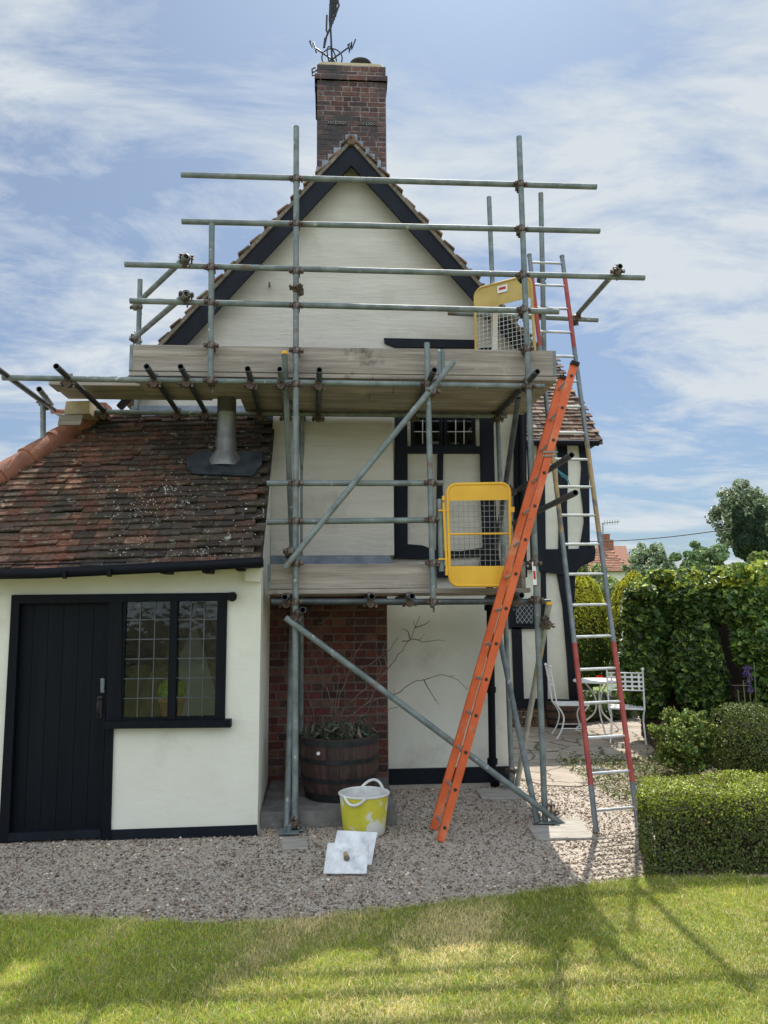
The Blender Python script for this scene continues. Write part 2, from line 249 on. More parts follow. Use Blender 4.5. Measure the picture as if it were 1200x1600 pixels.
# ------------------------------------------------------------------ ground
def sheet(name, pts, z, m, kind='structure'):
    mb = MB(); mb.add([(x, y, z) for x, y in pts], [list(range(len(pts)))]); return tag(mb.build(name, m), kind=kind)
sheet('ground', [(-400, -400), (400, -400), (400, 600), (-400, 600)], -.03, M['earth'])
sheet('gravel', [(-9, 2.5), (9, 2.5), (9, 12), (-9, 12)], 0, M['gravel'])
pe = [(0, 1430), (170, 1434), (340, 1441), (480, 1433), (600, 1420), (740, 1402), (850, 1389), (930, 1378), (1010, 1369), (1200, 1369)]
edge = [G(x, y, .03)[:2] for x, y in pe]; edge = [(-9., edge[0][1]-.1)]+[tuple(e) for e in edge]+[(9., edge[-1][1]+.4)]
lawn_pts = [(-9, -14)]+[(9, -14)]+edge[::-1]
sheet('lawn', lawn_pts, .022, M['lawn'])
pa = [G(x, y, .01)[:2] for x, y in ((798, 1212), (850, 1226), (900, 1228), (960, 1222), (1000, 1200), (1015, 1185))]
sheet('patio', [(1.75, 7.3)]+[tuple(p) for p in pa]+[(5.1, 9.3), (5.6, 12.6), (1.75, 12.6)], .008, M['patio'])
sheet('rear_lawn', [(3.9, 12.2), (30, 12.2), (60, 60), (4, 60)], .012, M['farlawn'])
def edgeY(x): return np.interp(x, [e[0] for e in edge], [e[1] for e in edge])
# pebbles
n = 70000; X = rng.uniform(-2.9, 3.1, n); Y = 4.3+(8.4-4.3)*rng.random(n)**1.25
k = (Y > edgeY(X)-.05+rng.normal(0, .03, n)) & ~((X < -.62) & (Y > 6.1)) & ~((X > 2.2) & (Y > 7.6)) & ~((X > -.4) & (X < .15) & (Y > 6.3)) & ~((X > -.6) & (X < 1.7) & (Y > 7.45)); X, Y = X[k], Y[k]; n = len(X)
s = rng.lognormal(math.log(.0058), .38, n).clip(.003, .017); oc = np.array([(1, 0, 0), (0, 1, 0), (-1, 0, 0), (0, -1, 0), (0, 0, .65), (0, 0, -.65)], float)
a = rng.random(n)*6.28; V = oc[None]*s[:, None, None]*rng.uniform(.6, 1.3, (n, 6, 1)); ca, sa = np.cos(a)[:, None], np.sin(a)[:, None]
V = np.stack([V[..., 0]*ca-V[..., 1]*sa+X[:, None], V[..., 0]*sa+V[..., 1]*ca+Y[:, None], V[..., 2]+(s*.45)[:, None]], -1).reshape(-1, 3)
ft = np.array([(0, 1, 4), (1, 2, 4), (2, 3, 4), (3, 0, 4), (1, 0, 5), (2, 1, 5), (3, 2, 5), (0, 3, 5)]); Fc = (ft[None]+(np.arange(n)*6)[:, None, None]).reshape(-1, 3)
pal = np.array([(.11, .085, .07), (.20, .16, .13), (.30, .245, .20), (.42, .35, .29), (.58, .51, .43), (.82, .77, .69)]); c = pal[rng.choice(6, n, p=[.10, .20, .25, .23, .14, .08])]*rng.uniform(.85, 1.15, (n, 1))*np.array([.92, .84, .74])*(1+.16*np.sin(X*2.3+np.sin(Y*3.1)*1.5)*np.sin(Y*2.7+X))[:, None]
tag(npmesh('gravel_stones', V, Fc, np.repeat(c, 8, 0), M['pebble']), kind='stuff')
# grass
def grass(name, n, xr, yr, h, wd, keep, base, dry):
    X = rng.uniform(*xr, n); Y = rng.uniform(*yr, n); k = keep(X, Y); X, Y = X[k], Y[k]; n = len(X)
    def nz(s, o): 
        return (np.sin(X*s+o)+np.sin(Y*s*1.3+o*2+np.sin(X*s*.7))+np.sin((X+Y)*s*.6+o*3)+np.sin((X*1.7-Y)*s*1.9+o))/4
    patch = nz(2.1, 1.)+.5*nz(6, 3.); hh = h*rng.uniform(.5, 1.3, n)*(1+.25*nz(5, 2)); a = rng.random(n)*6.28; ln = rng.normal(.0, 1.0, n)*hh; la = rng.random(n)*6.28
    b = np.stack([X, Y, np.full(n, .02)], 1); t = np.stack([np.cos(a), np.sin(a), np.zeros(n)], 1)*wd*.5*rng.uniform(.6, 1.3, (n, 1)); lean = np.stack([np.cos(la)*ln, np.sin(la)*ln, np.zeros(n)], 1)
    up = np.array([0, 0, 1.])*hh[:, None]; V = np.stack([b-t, b+t, b+up*.6+lean*.35+t*.8, b+up*.6+lean*.35-t*.8, b+up*.92+lean], 1).reshape(-1, 3); i = np.arange(n)*5
    Fc = np.concatenate([np.stack([i, i+1, i+2], 1), np.stack([i, i+2, i+3], 1), np.stack([i+3, i+2, i+4], 1)])
    col = np.array(base)[None]*rng.uniform(.6, 1.5, (n, 1))*(1+.25*nz(3, 5))[:, None]*np.array([1, 1, 1]); col[:, 0] *= rng.uniform(.8, 1.5, n)
    hh = hh; d = rng.random(n) < (.10+.95*np.clip(patch-.12, 0, 1)); col *= (1+.28*nz(1.3, 4.))[:, None].clip(.5, 1.5); col[d] = np.array(dry)*rng.uniform(.6, 1.2, (d.sum(), 1))
    return tag(npmesh(name, V, Fc, np.concatenate([col]*3), M['grass']), kind='stuff')
grass('grass', 280000, (-2.3, 3.0), (2.75, 5.2), .025, .0032, lambda X, Y: (Y < edgeY(X)+rng.normal(0, .03, len(X))+.012*np.sin(X*11)+.010*np.sin(X*29+1)) & (np.abs(X-.25) < Y*.6), (.31, .40, .065), (.95, .80, .42))
# ------------------------------------------------------------------ roof tiles, bricks
def tiles(mb, o, ux, uv, rows, cols, test, colf, gauge=.1, wd=.165, jit=.006, th=.013, lift=.022):
    o, ux, uv = (np.array(q, float) for q in (o, ux, uv)); nn = np.cross(ux, uv); nn /= np.linalg.norm(nn); nn = nn if nn[2] > 0 else -nn
    for r in range(rows):
        off = (.5 if r % 2 else 0)*wd+random.gauss(0, .008); dr = random.gauss(0, .004)
        for c_ in range(cols):
            u = c_*wd+off; v = r*gauge+dr+random.gauss(0, jit)
            if not test(o+ux*(u+wd/2)+uv*(v+gauge*.5)): continue
            g = .002; h0 = lift+random.gauss(0, .004); h1 = .004; ll = gauge*1.35; sk = random.gauss(0, .004); hr = random.gauss(0, .003)
            q = [o+ux*(u+g)+uv*v+nn*(h0-th), o+ux*(u+wd-g)+uv*(v+sk)+nn*(h0-th+hr), o+ux*(u+wd-g)+uv*(v+ll)+nn*(h1-th), o+ux*(u+g)+uv*(v+ll)+nn*(h1-th)]
            mb.col = colf(q[0]); mb.hexa(q+[p+nn*th for p in q])
    return mb
def plane_hit(x, y, p0, nn):
    d = fw+RT*(x-600)/F-UP*(y-800)/F; return CAM+d*((p0-CAM).dot(nn)/d.dot(nn))
BR = [(.145, .05, .038), (.125, .043, .036), (.15, .065, .048), (.10, .04, .036), (.08, .045, .04), (.16, .09, .065), (.14, .047, .037)]
def bricks(mb, ax, ay, x0, x1, z0, z1, depth=.1, course=.075, pal=BR, flip=1, skip=()):
    """a face of laid bricks from point (ax, ay) along unit direction x0 -> x1, heights z0 to z1"""
    a = np.array(ax, float); d = np.array(ay, float); nrm = np.array([d[1], -d[0], 0])*flip; z = z0; r = 0
    while z < z1-.02:
        u = x0; r += 1; hdr = (r % 2 == 0)
        first = True
        while u < x1-.005:
            ln = (.1025 if hdr or random.random() < .18 else .215)
            if first and r % 2: ln *= .75
            first = False; e = min(u+ln, x1); zz = min(z+course-.014, z1)
            if x1-e < .05: e = x1
            pr = random.gauss(0, .0018); p = a+d*(u+.001)+nrm*pr; w_ = d*(e-u-.013); q = [p, p+w_, p+w_-nrm*depth, p-nrm*depth]
            if not any(s0 < (u+e)/2 < s1 and t0 < z+course/2 < t1 for s0, s1, t0, t1 in skip):
                cc = random.choice(pal); f = random.uniform(.75, 1.2); mb.col = tuple(c*f for c in cc)
                mb.hexa([t+np.array([0, 0, z]) for t in q]+[t+np.array([0, 0, zz]) for t in q])
            u = e
        z += course
    mb.col = (1, 1, 1); return mb
def simple(name, pts, Y, th, m, parent, label=None):
    o = MB().px(pts, Y, th).build(name, m, parent)
    if label: o['label'] = label
    return o
# ------------------------------------------------------------------ the cottage
cot = thing('cottage', 'cream rendered timber framed cottage with tiled gable, tall brick chimney and low tiled side extension', 'house', (0, 7.6, 0))
YW = 7.6; A3, L3, R3 = P(549, 210, 7.35), P(180, 604, 7.35), P(850, 547, 7.35)
Xl, Xr = L3[0]+.14, P(823, 700, YW)[0]
def zr(x): return (A3[2]+(x-A3[0])*(L3[2]-A3[2])/(L3[0]-A3[0]) if x < A3[0] else A3[2]+(x-A3[0])*(R3[2]-A3[2])/(R3[0]-A3[0]))-.10
X0, X1 = P(642, 670, YW)[0], P(743, 670, YW)[0]; Z1, Z0 = P(695, 650, YW)[2], P(695, 699, YW)[2]; ZJ = P(700, 886, YW)[2]
xz = lambda pts, Y: [(x, Y, z) for x, z in pts]
m = MB()
m.prism(xz([(Xl, Z1), (Xl, zr(Xl)), (A3[0], zr(A3[0])), (Xr, zr(Xr)), (Xr, Z1)], YW), (0, .25, 0))
m.prism(xz([(Xl, Z0), (Xl, Z1), (X0, Z1), (X0, Z0)], YW), (0, .25, 0)); m.prism(xz([(X1, Z0), (X1, Z1), (Xr, Z1), (Xr, Z0)], YW), (0, .25, 0))
m.prism(xz([(Xl, ZJ), (Xl, Z0), (Xr, Z0), (Xr, ZJ)], YW), (0, .25, 0))
wall = m.build('gable_wall', M['render_up'], cot)
XB = P(606, 1000, 7.4)[0]; XC = P(797, 1200, 7.66)[0]
MB().prism(xz([(Xl, 0), (Xl, ZJ-.002), (XB, ZJ-.002), (XB, 0)], 7.62), (0, .25, 0)).prism(xz([(XB, 0), (XB, ZJ-.002), (XC, ZJ-.002), (XC, 0)], 7.66), (0, .25, 0)).build('lower_wall', M['render_low'], cot)
MB().box((XC-.25, 7.92, 0), (XC, 11.0, ZJ)).box((Xr-.25, 7.86, ZJ), (Xr, 11.0, zr(Xr))).build('east_wall', M['render'], cot)
MB().box((XB+.01, 7.625, 0), (XC+.005, 7.68, .145)).build('skirting', M['black'], cot)
# main roof
rf = MB(); nR = 34
def mc(p):
    b = random.choice([(.20, .115, .075), (.25, .14, .085), (.15, .10, .075), (.22, .17, .12), (.28, .16, .10)]); f = random.uniform(.7, 1.25); return tuple(c*f for c in b)
for E3, sgn in ((L3, -1), (R3, 1)):
    d = A3-E3; ln = np.linalg.norm(d); uv = d/ln; ux = np.array([0, 1., 0]); tiles(rf, E3-np.array([0, 0, .012]), ux, uv, int(ln/.1), nR, lambda p: True, mc, jit=.008, lift=.026, th=.016)
d1 = (0, 5.5, 0)
for E3 in (L3, R3):
    q = [E3+np.array([0, .02, -.02]), A3+np.array([0, .02, -.02]), A3+np.array([0, .02, -.075]), E3+np.array([0, .02, -.075])]; rf.col = (.2, .17, .13); rf.prism(q, d1)
roof = rf.build('roof', M['tile_main'], cot)
rg = MB()
for i in range(15): rg.col = (.20, .13, .09); y = 7.36+i*.36; rg.sweep([A3*[1, 0, 1]+[0, y, -.05], A3*[1, 0, 1]+[0, y+.37, -.055]], .05+.004*(i == 0), 12)
rg.build('ridge_tiles', M['tile_main'], roof)
# barge boards
simple('bargeboard', [(549, 224), (549, 258), (290, 538), (219, 615), (184, 615), (260, 538)], 7.39, .04, M['black'], cot)
simple('bargeboard', [(549, 224), (549, 258), (740, 468), (826, 562), (851, 562), (752, 453)], 7.39, .04, M['black'], cot)
sof = MB()
for E3, s in ((L3, 1), (R3, -1)):
    t = (E3-A3)/np.linalg.norm(E3-A3); 
    q = [A3+np.array([0, .07, -.16]), E3+np.array([0, .07, -.16]), E3+np.array([0, .07, -.175]), A3+np.array([0, .07, -.175])]; sof.prism(q, (0, .19, 0))
sof.build('soffit', M['black'], cot)
# purlin pin and cable hook on the gable
MB().cyl(P(421, 447, 7.58), P(421, 447, 7.50), .012).cyl(P(421, 449, 7.50), P(421, 441, 7.49), .009).build('wall_hook', M['coupler'], cot)
# chimney
YC = 8.25
ch = MB(); xa, xb = P(495, 200, YC)[0], P(604, 200, YC)[0]; zt = P(550, 127, YC)[2]; zb = A3[2]-.9; DC = .72
ch.col = (.27, .24, .22); ch.box((xa+.004, YC+.0035, zb), (xb-.004, YC+DC-.004, zt))
CP = [(.15, .078, .064), (.125, .066, .06), (.095, .058, .055), (.18, .10, .08), (.14, .07, .06)]
lowred = CP+[(.34, .10, .05), (.34, .10, .05)]
v0, v1, v2, v3 = (P(x, 192, YC)[0]-xa for x in (512, 541, 560, 589)); zv = P(550, 192, YC)[2]; ncr = int(round((zt-zb)/.062))
ce = (zt-zb)/ncr; kv = int((zv-zb)/ce)
bricks(ch, (xa, YC, 0), (1, 0, 0), 0, xb-xa, zb, zt, course=ce, pal=CP)
bricks(ch, (xa, YC+DC, 0), (0, -1, 0), 0.05, DC-.11, zb, zt, course=ce, pal=CP); bricks(ch, (xb, YC+.05, 0), (0, 1, 0), .05, DC-.06, zb, zt, course=ce, pal=CP)
bricks(ch, (xb, YC+DC, 0), (-1, 0, 0), 0, xb-xa, zb, zt, course=ce, pal=CP)
z = zt
for k, (ox, nC) in enumerate(((.028, 1), (.0, 2))):
    c0, c1 = xa-ox, xb+ox*.7; h = nC*.068; y0 = YC-ox; 
    ch.col = (.27, .24, .22); ch.box((c0+.004, y0+.004, z), (c1-.004, YC+DC+ox-.004, z+h))
    bricks(ch, (c0, y0, 0), (1, 0, 0), 0, c1-c0, z, z+h, course=.068, pal=CP); bricks(ch, (c0, YC+DC+ox, 0), (0, -1, 0), .02, DC-.07, z, z+h, course=.068, pal=CP); bricks(ch, (c1, y0, 0), (0, 1, 0), .11, DC-.02, z, z+h, course=.068, pal=CP)
    z += h
chim = ch.build('chimney', M['brick_stack'], cot)
fl = MB(); ring = []
def rrect(x0, x1, y0, y1, z, r): return [(cx+r*math.cos(a_), cy+r*math.sin(a_), z) for cx, cy, s0 in ((x1-r, y1-r, 0), (x0+r, y1-r, 90), (x0+r, y0+r, 180), (x1-r, y0+r, 270)) for a_ in [R_(s0+t) for t in (0, 30, 60, 90)]]
q = [rrect(xa+.005, xb-.02, YC+.01, YC+DC, z, .05), rrect(xa+.0, xb-.015, YC+.005, YC+DC, z+.035, .08), rrect(xa+.12, xb-.12, YC+.12, YC+DC-.12, z+.07, .05)]
V_ = sum(q, []); nk = 16; fl.add(V_, [(i+j*nk, (i+1) % nk+j*nk, (i+1) % nk+nk+j*nk, i+nk+j*nk) for j in (0, 1) for i in range(nk)], True); fl.add(V_[-nk:], [list(range(nk))]); fl.build('flaunching', M['cement'], chim)
pc = P(563, 100, 8.6); pt = MB(); pt.lathe((pc[0], 8.5, z), [(.10, .03), (.11, .05), (.118, .16), (.135, .17), (.135, .20), (.10, .205), (.1, .05)], 28); pt.build('chimney_pot', M['cowl'], chim)
for s0, s1 in ((v0, v1), (v2, v3)):
    ab = MB(); z0_ = zb+kv*ce; ab.box((xa+s0, YC-.006, z0_), (xa+s1, YC+.02, z0_+ce-.006)); f_ = ab.build('air_brick', M['dark'], chim); g_ = MB(); nx = 6; dx = (s1-s0)/nx
    for i in range(nx):
        if i in (2,): g_.box((xa+s0+(i+.45)*dx, YC-.010, z0_+.004), (xa+s0+(i+.55)*dx+.008, YC-.0065, z0_+ce-.014)); continue
        for s in (0, 1): g_.beam((xa+s0+i*dx, YC-.009-.002*s, z0_+.006+s*(ce-.024)), (xa+s0+(i+1)*dx, YC-.009-.002*s, z0_+.006+(1-s)*(ce-.024)), .005, .006)
    g_.build('lattice', M['mortar'], f_)
fs = MB()
for s in (-1, 1):
    for i in range(6):
        x = 549+s*i*9.2; yv = 212+i*9.2*1.1; xx = sorted((x, x+s*9.2)); fs.px([(xx[0], yv-2), (xx[1], yv-2), (xx[1], yv+40), (xx[0], yv+40)], YC-.007-.0002*i, .004)
fs.build('stepped_flashing', M['lead'], chim)
# chimney breast on the gable: brick below, rendered above
xb0, xb1 = P(420, 1000, 7.38)[0], P(606, 1000, 7.38)[0]; zB = P(500, 884, 7.38)[2]
bb = MB(); bricks(bb, (xb0, 7.38, 0), (1, 0, 0), 0, xb1-xb0, .1, zB, depth=.08); bricks(bb, (xb1, 7.38, 0), (0, 1, 0), .08, .27, .1, zB, depth=.07)
bo = bb.build('brick_breast', M['brick'], cot); MB().box((xb0+.004, 7.3845, 0), (xb1-.004, 7.618, zB)).build('mortar', M['mortar_old'], bo)
ru = MB(); prof = []; zl = P(500, 868, 7.3)[2]; zm = P(500, 735, 7.3)[2]; ztp = P(500, 640, 7.6)[2]
prof = [(7.30, zl), (7.30, zm)]+[(7.30+.31*(1-math.cos(t)), zm+(ztp-zm)*math.sin(t)) for t in np.linspace(.15, math.pi/2, 8)]+[(7.61, zl)]
x0_, x1_ = P(423, 870, 7.3)[0], P(616, 870, 7.3)[0]
ru.prism([(x0_, y, z_) for y, z_ in prof][::-1], (x1_-x0_, 0, 0)); ru.build('rendered_breast', M['render_up'], cot)
simple('lead_flashing', [(422, 869), (610, 868), (611, 881), (422, 884)], 7.24, .36, M['lead'], cot)
# upper framed panel
tl = 7.565; TB = [[(617, 541), (634, 541), (637, 700), (637, 866), (615, 871), (617, 700)], [(600, 528), (742, 531), (742, 543), (632, 542), (613, 540), (601, 535)],
    [(749, 543), (768, 543), (771, 650), (774, 780), (781, 888), (757, 888), (752, 780), (750, 650)], [(684, 707), (693, 707), (692, 760), (693, 860), (682, 860), (683, 760)],
    [(636.5, 697), (750.5, 697), (751, 708), (636.5, 708)], [(636.5, 640), (750, 640), (750, 652), (636.5, 652)], [(688, 543), (697, 543), (697, 560), (688, 560)],
    [(636.8, 850), (660, 852), (682.5, 860.5), (720, 861), (756, 855), (757, 869), (700, 872), (660, 874), (614, 872.5)]]
for i, t in enumerate(TB): simple('timber', t, tl-.003*(i % 3), .05, M['black'], cot)
simple('corner_post', [(804, 558), (823, 558), (823, 890), (804, 890)], 7.55, .3, M['black'], cot)
MB().sweep([P(812, 560, 7.47), P(816, 888, 7.47)], .033, 14).build('downpipe', M['black_clean'], cot)
simple('jetty_beam', [(608, 884), (824, 884), (824, 902), (608, 902)], 7.575, .1, M['black'], cot)
simple('bracket', [(752, 871), (780, 871), (784, 889), (776, 893), (756, 893), (750, 888)], 7.5, .06, M['black'], cot)
def lead_window(parent, pts, Y, nx, ny, mg='glass', came='came', name='window', fr=.0, bw=.006, frame_m='black_clean', fw_px=5):
    """casement: frame, glass pane and lead cames. pts: tl, tr, br, bl of the glass in the photo"""
    tl_, tr_, br_, bl_ = [np.array(p, float) for p in pts]; cx = (tl_+tr_+br_+bl_)/4
    f = MB(); ol = [p+np.sign(p-cx)*fw_px for p in (tl_, tr_, br_, bl_)]; il = [tl_, tr_, br_, bl_]
    for i in range(4): j = (i+1) % 4; f.px([ol[i], ol[j], il[j], il[i]], Y, .05)
    fo = f.build(name, M[frame_m], parent)
    MB().px(il, Y+.022, .004).build('pane', M[mg], fo)
    c_ = MB(); L2 = lambda a, b, t: a+(b-a)*t
    for i in range(1, nx): t = i/nx; c_.beam(P(*L2(tl_, tr_, t), Y+.016), P(*L2(bl_, br_, t), Y+.016), bw, .008)
    for i in range(1, ny): t = i/ny; c_.beam(P(*L2(tl_, bl_, t), Y+.0145), P(*L2(tr_, br_, t), Y+.0145), bw, .008)
    c_.build('lead_cames', M[came], fo); return fo
lead_window(cot, [(647, 655), (687, 655), (687, 694), (647, 694)], 7.57, 3, 2, came='came_pale', bw=.009)
lead_window(cot, [(699, 655), (738, 655), (738, 694), (699, 694)], 7.57, 3, 2, came='came_pale', bw=.009)
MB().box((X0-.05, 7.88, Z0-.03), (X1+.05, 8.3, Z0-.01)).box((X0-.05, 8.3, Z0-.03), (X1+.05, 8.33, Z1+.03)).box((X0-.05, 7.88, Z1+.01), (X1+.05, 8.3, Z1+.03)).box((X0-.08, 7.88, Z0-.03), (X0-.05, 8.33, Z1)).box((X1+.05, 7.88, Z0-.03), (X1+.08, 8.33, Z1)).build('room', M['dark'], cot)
# lower wall downpipe
dp = MB(); dp.sweep([P(765, 915, 7.5), P(770, 1222, 7.5)], .036, 16)
for y in (945, 1073, 1185): dp.sweep([P(764.5+(y-945)*.02, y, 7.5), P(764.5+(y-945)*.02, y+9, 7.5)], .05, 16)
dp.cyl(P(770, 1212, 7.5), P(770, 1212, 7.5)+[0, -.10, -.06], .045); dp.build('downpipe', M['black_clean'], cot)
# ---- rear wing
wg = MB(); YG = 11.05; wg.px([(780, 686), (920, 688), (921, 862), (780, 862)], YG, .3); wg.px([(780, 862.5), (893, 862.5), (903, 1100), (780, 1100)], YG+.02, .3); wg.build('wing_wall', M['render'], cot)
for t in ([(840, 692), (851, 692), (852, 780), (853, 861), (840, 861), (839, 780)], [(871, 692), (886, 692), (888, 740), (886, 790), (888, 858), (873, 858), (874, 780)], [(904, 692), (920, 692), (922, 858), (905, 858), (909, 840), (913, 815), (911, 790), (907, 760), (909, 730)],
          [(820, 690), (832, 690), (832, 860), (820, 860)]): simple('timber', t, YG-.03, .06, M['black'], cot)
simple('bressummer', [(800, 859), (923, 857), (922, 851), (929, 852), (931, 862), (929, 876), (920, 880), (909, 885), (902, 892), (899, 901), (800, 885)], YG-.06, .12, M['black'], cot)
for t in ([(869, 884), (899, 899), (897, 966), (902, 1060), (904, 1096), (891, 1096), (887, 1031), (880, 947)], [(846, 884), (853, 884), (856, 1096), (847, 1096)], [(800, 980), (815, 980), (819, 1094), (804, 1094)], [(795, 936), (838, 936), (838, 983), (795, 983)]): simple('timber', t, YG-.03, .06, M['black'], cot)
simple('sill_beam', [(800, 1093), (840, 1092), (905, 1094), (909, 1101), (905, 1104), (800, 1108)], YG-.05, .1, M['black'], cot)
wf = MB().px([(806, 944), (833, 944), (833, 974), (806, 974)], YG-.045, .012).build('lattice_window', M['dark'], cot)
lc = MB()
for i in range(-4, 5):
    for s in (1, -1):
        a0, a1 = np.array([819.5+i*7-15*s*.75, 959-15.]), np.array([819.5+i*7+15*s*.75, 959+15.]); d = a1-a0; ts = [t for t in np.linspace(0, 1, 60) if 806 <= a0[0]+d[0]*t <= 833]
        if len(ts) > 3: lc.beam(P(*(a0+d*ts[0]), YG-.05-.001*s), P(*(a0+d*ts[-1]), YG-.05-.001*s), .008, .004)
lc.build('lead_cames', M['came_pale'], wf)
pb = MB(); q0 = P(800, 1104, YG)[0]; q1 = P(903, 1104, YG)[0]; bricks(pb, (q0, YG-.02, 0), (1, 0, 0), 0, q1-q0, 0, P(850, 1104, YG)[2], pal=[(.16, .09, .06), (.12, .08, .06)]); pb.build('brick_plinth', M['brick'], cot)
wr = MB(); e0 = P(800, 691, 10.8); e1 = P(942, 689, 10.8); e0[2] = e1[2]; uv = np.array([0, math.cos(R_(48)), math.sin(R_(48))]); nn = np.cross((1, 0, 0), uv)
h0 = plane_hit(942, 689, e1, nn); h1 = plane_hit(868, 562, e1, nn)
wtest = lambda p: p[0] < h0[0]+(p[2]-h0[2])*(h1[0]-h0[0])/(h1[2]-h0[2])
wc = lambda p: tuple((np.array(random.choice([(.20, .125, .085), (.17, .10, .075), (.24, .17, .125), (.13, .085, .07), (.27, .21, .16)]))*random.uniform(.7, 1.3)).tolist())
tiles(wr, e0+[-.8, 0, 0], (1, 0, 0), uv, 26, 18, wtest, wc, wd=.165, gauge=.1, lift=.035, th=.02)
wr.col = (.15, .11, .08); ez = np.array([0, 0, -.02]); wr.prism([e0+[-.8, 0, 0]+ez, e1+ez, h1+ez, h1+ez-[2.4, 0, 0]], (0, .02, -.03))
ba = h0+np.array([.02, 3.5, 0]); wr.add([h0, ba, h1], [(0, 1, 2)]); wr.build('wing_roof', M['tile_main'], cot)
MB().sweep([e0+[-.3, -.04, -.04], e1+[-.08, -.04, -.04]], .045, 12).build('wing_gutter', M['black_clean'], cot)
# ---- side extension
YE = 6.05; eL, eR, eT = P(0, 893, 5.82), P(408, 878, 5.82), P(430, 650, 7.5); ux = (eR-eL)/np.linalg.norm(eR-eL); nn = np.cross(ux, eT-eL); nn /= np.linalg.norm(nn); uv = np.cross(nn, ux)
if uv[2] < 0: uv = -uv; 
if nn[2] < 0: nn = -nn
H1, H2 = plane_hit(150, 652, eL, nn), plane_hit(0, 748, eL, nn); hd = H2-H1; HB = H1+hd*2.2
def et(p): return p[1] > H1[1]-9 and (p[0]-H1[0])*(hd[1])-(p[1]-H1[1])*hd[0] < 0 and p[0] < eR[0]+(p[1]-eR[1])/(eT[1]-eR[1])*(eT[0]-eR[0])-.05 and p[1] < 7.56
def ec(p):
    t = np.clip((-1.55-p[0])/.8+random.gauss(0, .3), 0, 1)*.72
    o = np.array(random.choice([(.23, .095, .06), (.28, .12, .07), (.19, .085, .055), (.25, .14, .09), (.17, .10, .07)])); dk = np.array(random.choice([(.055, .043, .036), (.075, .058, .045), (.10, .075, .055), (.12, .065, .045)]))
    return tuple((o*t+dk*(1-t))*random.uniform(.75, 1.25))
st = -1 if ((eR[0]-.5-H1[0])*hd[1]-(6.5-H1[1])*hd[0]) > 0 else 1
if st < 0:
    _e = et
    def et(p): return (p[0]-H1[0])*(hd[1])-(p[1]-H1[1])*hd[0] > 0 and p[0] < eR[0]+(p[1]-eR[1])/(eT[1]-eR[1])*(eT[0]-eR[0])-.05 and p[1] < 7.56
er = MB(); tiles(er, eL-ux*.9, ux, uv, 27, 20, et, ec, gauge=.088, jit=.008, lift=.028, th=.015)
er.col = (.06, .05, .04); dn = -nn*.03; q = [eL-ux*.9, eR, eT, H1, plane_hit(-60, 790, eL, nn)]; er.prism([p+dn for p in q], -nn*.03); eroof = er.build('extension_roof', M['tile'], cot)
# lichen flecks and fallen mortar on the tiles
lf = MB()
for i in range(260):
    if i % 12 == 0: kx, ky = random.uniform(180, 405), random.uniform(690, 868)
    x = min(412, random.gauss(kx, 22)); y = min(872, random.gauss(ky, 9)); p = plane_hit(x, y, eL, nn)+nn*.024; 
    r = random.uniform(.002, .0045)*(3 if random.random() < .03 else 1); lf.prism([p+ux*r*math.cos(a_)*random.uniform(.6, 1.2)+uv*r*math.sin(a_)*random.uniform(.5, 1) for a_ in np.linspace(0, 5.2, 6)], nn*.006)
tag(lf.build('lichen_flecks', M['hawk'], eroof), kind='stuff')
# second hip plane, away to the left
MB().add([H1, HB, HB+[-3, 1.5, -1.2], H1+[-.3, .6, -.1]], [(0, 1, 2, 3)]).build('hip_slope', M['tile_main'], eroof)
hp = MB(); t = hd/np.linalg.norm(hd); k = 0; p = H1+nn*.0+t*(-.1)
while k < 7:
    a_ = p+t*k*.33; b_ = a_+t*.345; hp.sweep([a_+nn*.012, b_+nn*.022], .098, 16, .108); k += 1
hp.build('hip_tiles', M['ridge'], eroof)
simple('ridge_end', [(128, 627), (166, 629), (168, 652), (128, 652)], 7.35, .2, M['ridge'], eroof)
simple('ridge_block', [(103, 627), (140, 626), (140, 646), (100, 647)], 7.1, .25, M['cement'], eroof); simple('ridge_board', [(93, 648), (130, 648), (125, 664), (90, 664)], 7.0, .03, M['board'], eroof)
simple('lead_apron', [(205, 634), (432, 634), (432, 653), (205, 655)], 7.52, .05, M['lead'], eroof)
# walls (front wall built round the door and window)
fwl = MB(); TH_ = .2
fwl.px([(-110, 886), (409, 874), (408, 927), (-110, 932)], YE, TH_); fwl.px([(-110, 932), (20, 930.7), (2, 1325), (-130, 1325)], YE, TH_)
fwl.px([(352, 927.5), (408, 927), (402, 1318), (352, 1318)], YE, TH_); fwl.px([(174, 1129), (352, 1128), (352, 1318), (174, 1318)], YE, TH_)
fwl.build('extension_wall', M['render'], cot)
c0, c1 = P(408, 874, YE), P(402, 1318, YE); bk = P(419.5, 1100, 7.45); sw = MB(); d_ = np.array([-.18, 0, 0])
q = [c1+[0, .2005, 0], np.array([bk[0], 7.6, -.02]), np.array([bk[0]+.01, 7.6, 3.35]), c0+[0, .2005, .12]]
sw.prism(q, d_); sw.build('extension_side_wall', M['render'], cot)
MB().box((-3.2, YE+.21, .005), (-.75, 7.6, .02)).box((-3.0, YE+.21, .02), (-2.95, 7.5, 2.4)).box((-2.95, 7.3, .02), (-1.45, 7.34, 2.6)).build('interior', M['dark'], cot)  # dark-coloured lining added so the room reads unlit behind the glass
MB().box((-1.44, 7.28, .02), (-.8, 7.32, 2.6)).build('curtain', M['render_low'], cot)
MB().beam((-1.75, 7.2, .6), (-1.2, 7.2, 1.9), .16, .05, (1, 0, 0)).beam((-1.25, 7.1, 1.9), (-.85, 7.1, .6), .12, .05, (1, 0, 0)).build('stored_timber', M['bark'], cot)
